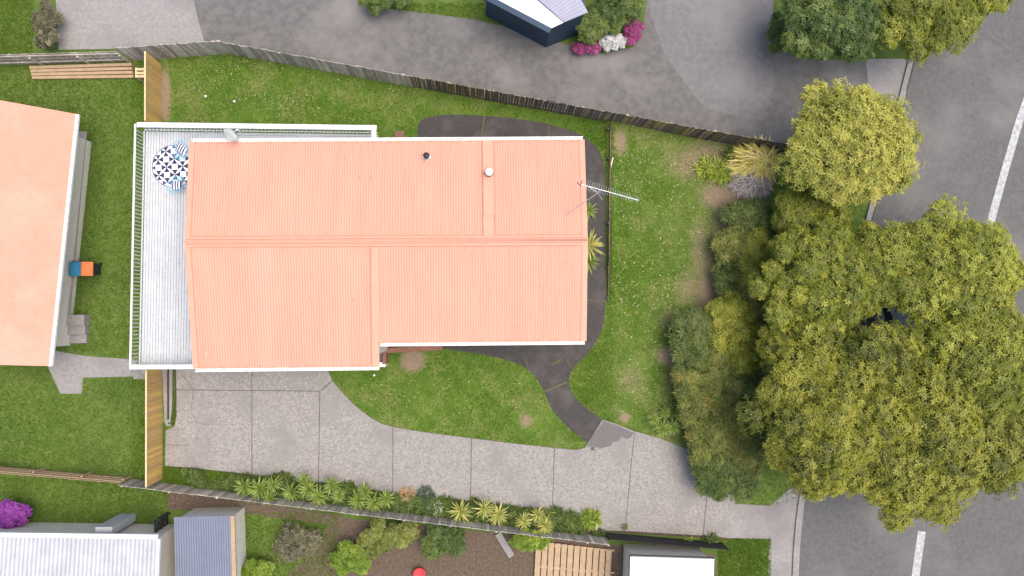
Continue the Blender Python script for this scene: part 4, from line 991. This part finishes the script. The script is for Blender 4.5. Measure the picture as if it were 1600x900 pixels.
pl = [at(272, 808, 2.2), at(361, 806, 2.2), at(366, 990, 2.2), at(276, 990, 2.2)]; c_ = sum(pl) / 4
m_ = corrugated(pl[0], pl[1], pl[2], pl[3], .12, .008); m_.build('roof', 'slate_roof', fl)
MB().bar(pl[1] + [.07, 0, -.1], pl[2] + [.07, 0, -.1], .2, .12).build('gutter', 'tan_timber', fl)
MB().prism([((c_ + (e - c_) * .94)[0], (c_ + (e - c_) * .94)[1]) for e in pl], 0, 2.15).build('wall', 'wall_paint', fl)
fence('timber_fence', 'black timber fence between the white building and the slate roofed shed', at(262, 800), at(266, 960), 1.5, ['black_timber'], side=1)
ws_ = empty('white_roofed_shed', at(1050, 890), 'small white roofed shed at the bottom edge below the black fence', 'shed')
pl = [at(985, 869, 2.3), at(1116, 873, 2.3), at(1112, 990, 2.3), at(981, 990, 2.3)]; c_ = sum(pl) / 4
corrugated(pl[0], pl[1], pl[2], pl[3], .15, .012).build('roof', 'white', ws_)
for a_, b_ in ((0, 1), (1, 2), (3, 0)): MB().bar(pl[a_] - [0, 0, .14], pl[b_] - [0, 0, .14], .08, .14).build('fascia', 'dark_metal', ws_)
MB().prism([((c_ + (e - c_) * .93)[0], (c_ + (e - c_) * .93)[1]) for e in pl], 0, 2.25).build('wall', 'wall_paint', ws_)
th = empty('gabled_house', at(850, -20), 'house with lilac grey roof and navy gutter at the top picture edge', 'house')
q = [at(752, -14, 3), at(862, 44, 3), at(918, 22, 3.0), at(925, -90, 3), at(830, -130, 3)]; c_ = sum(q) / 5
MB().add([q[0] , q[1], lerp(q[1], q[2], .32) + [0, 0, .12], lerp(q[0], q[4], .32) + [0, 0, .12]], [(0, 1, 2, 3)]).build('roof_edge', 'white', th)
corrugated(lerp(q[0], q[4], 1.0) + [0, 0, .5], lerp(q[1], q[2], 1.0) + [0, 0, .2], lerp(q[1], q[2], .34) + [0, 0, .12], lerp(q[0], q[4], .34) + [0, 0, .12], .2, .015).build('roof', 'lilac_roof', th)
o_ = np.array([-.45, -.89, 0]); MB().bar(q[0] + o_ * .12 - [0, 0, .16], q[1] + o_ * .12 - [0, 0, .16], .34, .16).build('gutter', 'navy_gutter', th)
MB().prism([((c_ + (e - c_) * .93)[0], (c_ + (e - c_) * .93)[1]) for e in q], 0, 2.9).build('wall', 'navy_gutter', th)
p, q_ = at(778, 836, .4), at(800, 872, .4); tag(MB().bar((*p[:2], .05), (*q_[:2], .05), .35, .12).build('timber_plank', 'concrete_far'), 'pale plank lying on the soil below the fence', 'plank')
p = at(655, 897, .3); rb_ = tag(MB().lathe((p[0], p[1], .0), [(.22, 0), (.30, .12), (.33, .35), (.30, .37), (.27, .33), (.2, .3)], 20).build('garden_tub', 'red', None, True), 'red tub at the bottom picture edge', 'tub')
tm = empty('timber_pallet', at(900, 870), 'tan timber pallet deck in the yard below the fence', 'pallet')
for k in range(12):
    p, q_ = at(842 + k * 10, 846 + k * 1.2, .2), at(838 + k * 10, 925, .2); MB().bar((*p[:2], .14), (*q_[:2], .14), .29, .04).build('slat', 'tan_timber', tm)
for y in (850, 885, 920):
    p, q_ = at(836, y, .1), at(960, y + 10, .1); MB().bar((*p[:2], 0), (*q_[:2], 0), .1, .138).build('bearer', 'tan_timber', tm)

# parked car glimpsed under the street trees
def car(px, py, rz, label):
    c = at(px, py, .8); t = empty('parked_car', (c[0], c[1], .03), label, 'car'); ca, sa = math.cos(rz), math.sin(rz)
    W3 = lambda x, y, z: (c[0] + x * ca - y * sa, c[1] + x * sa + y * ca, z + .03)
    secs = [(-2.15, .55, .42, .62), (-2.05, .8, .3, .86), (-1.2, .86, .25, .92), (0, .87, .22, .94), (1.2, .86, .25, .9), (1.9, .78, .3, .74), (2.12, .55, .4, .6)]
    V = []; Fs = []
    for x, hw, z0, z1 in secs: V += [W3(x, -hw, z0), W3(x, -hw, z1 - .12), W3(x, -hw * .86, z1), W3(x, hw * .86, z1), W3(x, hw, z1 - .12), W3(x, hw, z0)]
    for i in range(len(secs) - 1):
        for k in range(6): Fs.append((i * 6 + k, i * 6 + (k + 1) % 6, i * 6 + 6 + (k + 1) % 6, i * 6 + 6 + k))
    Fs += [tuple(range(6)), tuple(range(len(V) - 1, len(V) - 7, -1))]
    MB().add(V, Fs).build('body', 'car_paint', t)
    cab = [(-1.85, .68, .88), (-1.35, .58, 1.42), (.25, .58, 1.45), (1.05, .70, .9)]; V = []
    for x, hw, z in cab: V += [W3(x, -hw, z), W3(x, hw, z)]
    MB().add([V[2], V[4], V[5], V[3]] + [tuple(np.array(v) + [0, 0, .03]) for v in (V[2], V[4], V[5], V[3])], [(3, 2, 1, 0), (4, 5, 6, 7), (0, 1, 5, 4), (1, 2, 6, 5), (2, 3, 7, 6), (3, 0, 4, 7)]).build('car_roof', 'car_paint', t)
    MB().add([V[0], V[1], V[3], V[2]], [(0, 1, 2, 3)]).build('rear_window', 'glass', t); MB().add([V[4], V[5], V[7], V[6]], [(0, 1, 2, 3)]).build('windscreen', 'glass', t)
    for s in (0, 1): MB().add([V[0 + s], V[2 + s], V[4 + s], V[6 + s]], [(0, 1, 2, 3)]).build('side_window', 'glass', t)
    for x in (-1.3, 1.3):
        for y in (-.80, .80):
            a_, b_ = np.array(W3(x, y - .1, .3)), np.array(W3(x, y + .1, .3)); MB().tube([a_, b_], .3, 16).build('wheel', 'tyre', t)
    for y in (-.66, .66):
        MB().box(W3(-2.08, y, .78), (.16, .26, .16), rz).build('tail_light', 'tail_red', t); MB().box(W3(2.0, y, .62), (.2, .3, .12), rz).build('headlight', 'white', t)
car(1398, 492, math.radians(104), 'silver grey car parked at the kerb, half hidden under the street trees')

# ================================================================== GRASS, LEAVES, DAISIES
def scatter(n, px0, px1, py0, py1):
    q = np.stack([RNG.uniform(px0, px1, n), RNG.uniform(py0, py1, n)], 1)
    return q
EXC = [poly(PATH), poly([(270, 535), (497, 535)] + TOPC + [(941, 655), (1076, 702), (1150, 735), (1143, 843), (946, 831), (735, 784), (400, 743), (258, 729), (259, 672), (273, 666), (250, 660), (250, 560)]), fp, poly([(400, 744), (614, 772), (946, 831), (946, 838), (600, 792), (400, 767)])]
def px_world(q, z=0.0):
    v = np.stack([(q[:, 0] - 800) / F, (450 - q[:, 1]) / F, -np.ones(len(q))], 1) @ MC.T
    t = (z - H) / v[:, 2]
    return CAMP + v * t[:, None]
def grass(label, q, keep_poly=None, exc=(), dirt=True, size=.05):
    P = px_world(q)
    k = np.ones(len(P), bool)
    if keep_poly is not None: k &= inside(P[:, :2], keep_poly)
    PJ = P[:, :2] + RNG.normal(0, .045, (len(P), 2))
    for e in exc: k &= ~inside(PJ, e)
    if dirt: k &= RNG.random(len(P)) > 1.5 * dirt_at(q[:, 0], q[:, 1]) - .1
    P, q = P[k], q[k]; n = len(P)
    P[:, 2] = .015 + (lawn_h(q[:, 0], q[:, 1]) if dirt else 0)
    nb_ = 4
    big = vnoise(P[:, 0] + 40, P[:, 1] + 40, 2.6); md_ = vnoise(P[:, 0] + 90, P[:, 1] + 10, .7)
    dry = vnoise(P[:, 0] + 7, P[:, 1] + 51, 1.9)
    if dirt: dry = dry - .05 + 1.05 * sstep((q[:, 0] - 930) / 120) * .6 + dirt_at(q[:, 0], q[:, 1]) * .6
    t0 = np.clip(.12 + .5 * big + .35 * (md_ - .5) + RNG.normal(0, .16, n), 0, 1)
    t0 = np.where(RNG.random(n) < np.clip((dry - .62) * 1.3, 0, .6), RNG.uniform(1.1, 1.9, n), t0)
    a_ = RNG.random((n, nb_)) * 6.283; e = RNG.uniform(.35, 1.2, (n, nb_)); L_ = size * RNG.uniform(.7, 1.5, (n, nb_))
    d = np.stack([np.cos(a_) * np.cos(e), np.sin(a_) * np.cos(e), np.sin(e)], -1); s_ = np.stack([-np.sin(a_), np.cos(a_), 0 * a_], -1) * .011
    b_ = P[:, None] + RNG.normal(0, .012, (n, nb_, 3)) * [1, 1, 0]
    V = np.stack([b_ - s_, b_ + s_, b_ + d * L_[..., None]], 2).reshape(-1, 3)
    me_ = fast_mesh('grass', V, np.arange(len(V)).reshape(-1, 3), 'grass', np.repeat(t0, nb_ * 3), tri=True)
    tag(link('grass', me_), label, 'grass', None, 'stuff')
grass('short mown grass blades covering the garden lawns', np.concatenate([scatter(46000, 205, 960, 78, 235), scatter(26000, 500, 960, 535, 705), scatter(62000, 880, 1130, 185, 690), scatter(7000, 205, 262, 570, 760)]), LOT, EXC)
grass('longer green grass strip below the driveway beside the golden fence', np.concatenate([scatter(7000, 256, 420, 726, 775), scatter(1200, 268, 279, 590, 664)]), poly([(256, 729), (330, 735), (400, 744), (430, 752), (430, 772), (330, 762), (256, 753)]), (), False, .11)
grass('green moss and grass strip beside the drain', scatter(900, 268, 279, 580, 664), poly([(271, 580), (275.5, 580), (276, 650), (272, 664), (268, 664)]), (), False, .07)
nq = np.concatenate([scatter(26000, -20, 232, 100, 740), scatter(3000, -10, 52, -10, 90), scatter(5000, 560, 860, 5, 60), scatter(4000, 1122, 1204, 840, 910), scatter(3500, 370, 530, 800, 905), scatter(5000, -10, 265, 745, 830), scatter(9000, 1150, 1400, 230, 790)])
grass('grass blades on the neighbouring lawns and street verge', nq, None, [poly([(288, -60), (300, 30), (322, 72), (356, 82), (700, 146), (1226, 240), (1300, 250), (1400, 200), (1425, 95), (1205, 70), (990, 74), (940, 84), (900, 74), (820, 50), (740, 30), (640, 18), (560, 8)]), poly(ROADL + [(1640, 1150), (2000, -240)]), poly([(70, 545), (214, 562), (214, 588), (130, 590), (128, 615), (95, 615), (76, 575)])] + EXC[1:2], False, .07)
# ground cover between the border plants
c_ = scatter(9500, 285, 945, 724, 845); P = px_world(c_, .25); k = inside(P[:, :2], poly([(285, 733), (395, 744), (614, 773), (737, 786), (866, 800), (945, 832), (945, 842), (600, 797), (430, 777), (300, 762)], .25)); P = P[k]; P[:, 2] = RNG.uniform(.05, .35, len(P))
k = vnoise(P[:, 0] + 3, P[:, 1], .8) > .16; P = P[k]
V, Q, T = whorls(P, np.tile([0, 0, 1.0], (len(P), 1)) + RNG.normal(0, .25, (len(P), 3)), 7, .24, .05, np.clip(RNG.normal(.5, .28, len(P)), 0, 1), .35)
tag(link('ground_cover', fast_mesh('ground_cover', V, Q, 'leaf_mid', T)), 'low green ground cover between the driveway border plants', 'ground cover', None, 'stuff')
# fallen leaves
def flakes(name, label, q, m, L_, W_, hot=.2):
    P = px_world(q); k = inside(P[:, :2], LOT)
    for e in EXC[2:3]: k &= ~inside(P[:, :2], e)
    P, q = P[k], q[k]; n = len(P); P[:, 2] = .06 + lawn_h(q[:, 0], q[:, 1])
    a_ = RNG.random(n) * 6.283; d = np.stack([np.cos(a_), np.sin(a_), RNG.normal(0, .12, n)], 1); up = np.tile([0, 0, 1.0], (n, 1)) + RNG.normal(0, .15, (n, 3))
    t0 = np.where(RNG.random(n) < hot, RNG.uniform(1, 2, n), RNG.random(n)); V, Q, T = leaf_quads(P, d, up, L_ * RNG.uniform(.6, 1.4, n), W_, t0)
    tag(link(name, fast_mesh(name, V, Q, m, T)), label, 'litter', None, 'stuff')
flakes('fallen_leaves', 'pale fallen leaves scattered over the lawns', np.concatenate([scatter(230, 955, 1110, 200, 480), scatter(190, 955, 1060, 440, 650), scatter(40, 560, 850, 590, 670), scatter(70, 260, 650, 95, 190), scatter(60, 1040, 1130, 210, 310)]), 'fallen', .11, .035)
flakes('daisies', 'tiny white daisies dotting the lawns', np.concatenate([np.array([[x, y]]) + RNG.normal(0, 1, (n, 2)) * [sx, sy] for x, y, sx, sy, n in ((435, 160, 22, 14, 45), (340, 110, 30, 10, 15), (985, 285, 16, 30, 50), (970, 330, 10, 50, 30), (1000, 245, 14, 14, 20), (440, 130, 60, 30, 25), (600, 150, 60, 20, 12), (620, 600, 60, 20, 14), (740, 640, 60, 25, 20))]), 'daisy', .04, .03, 0)
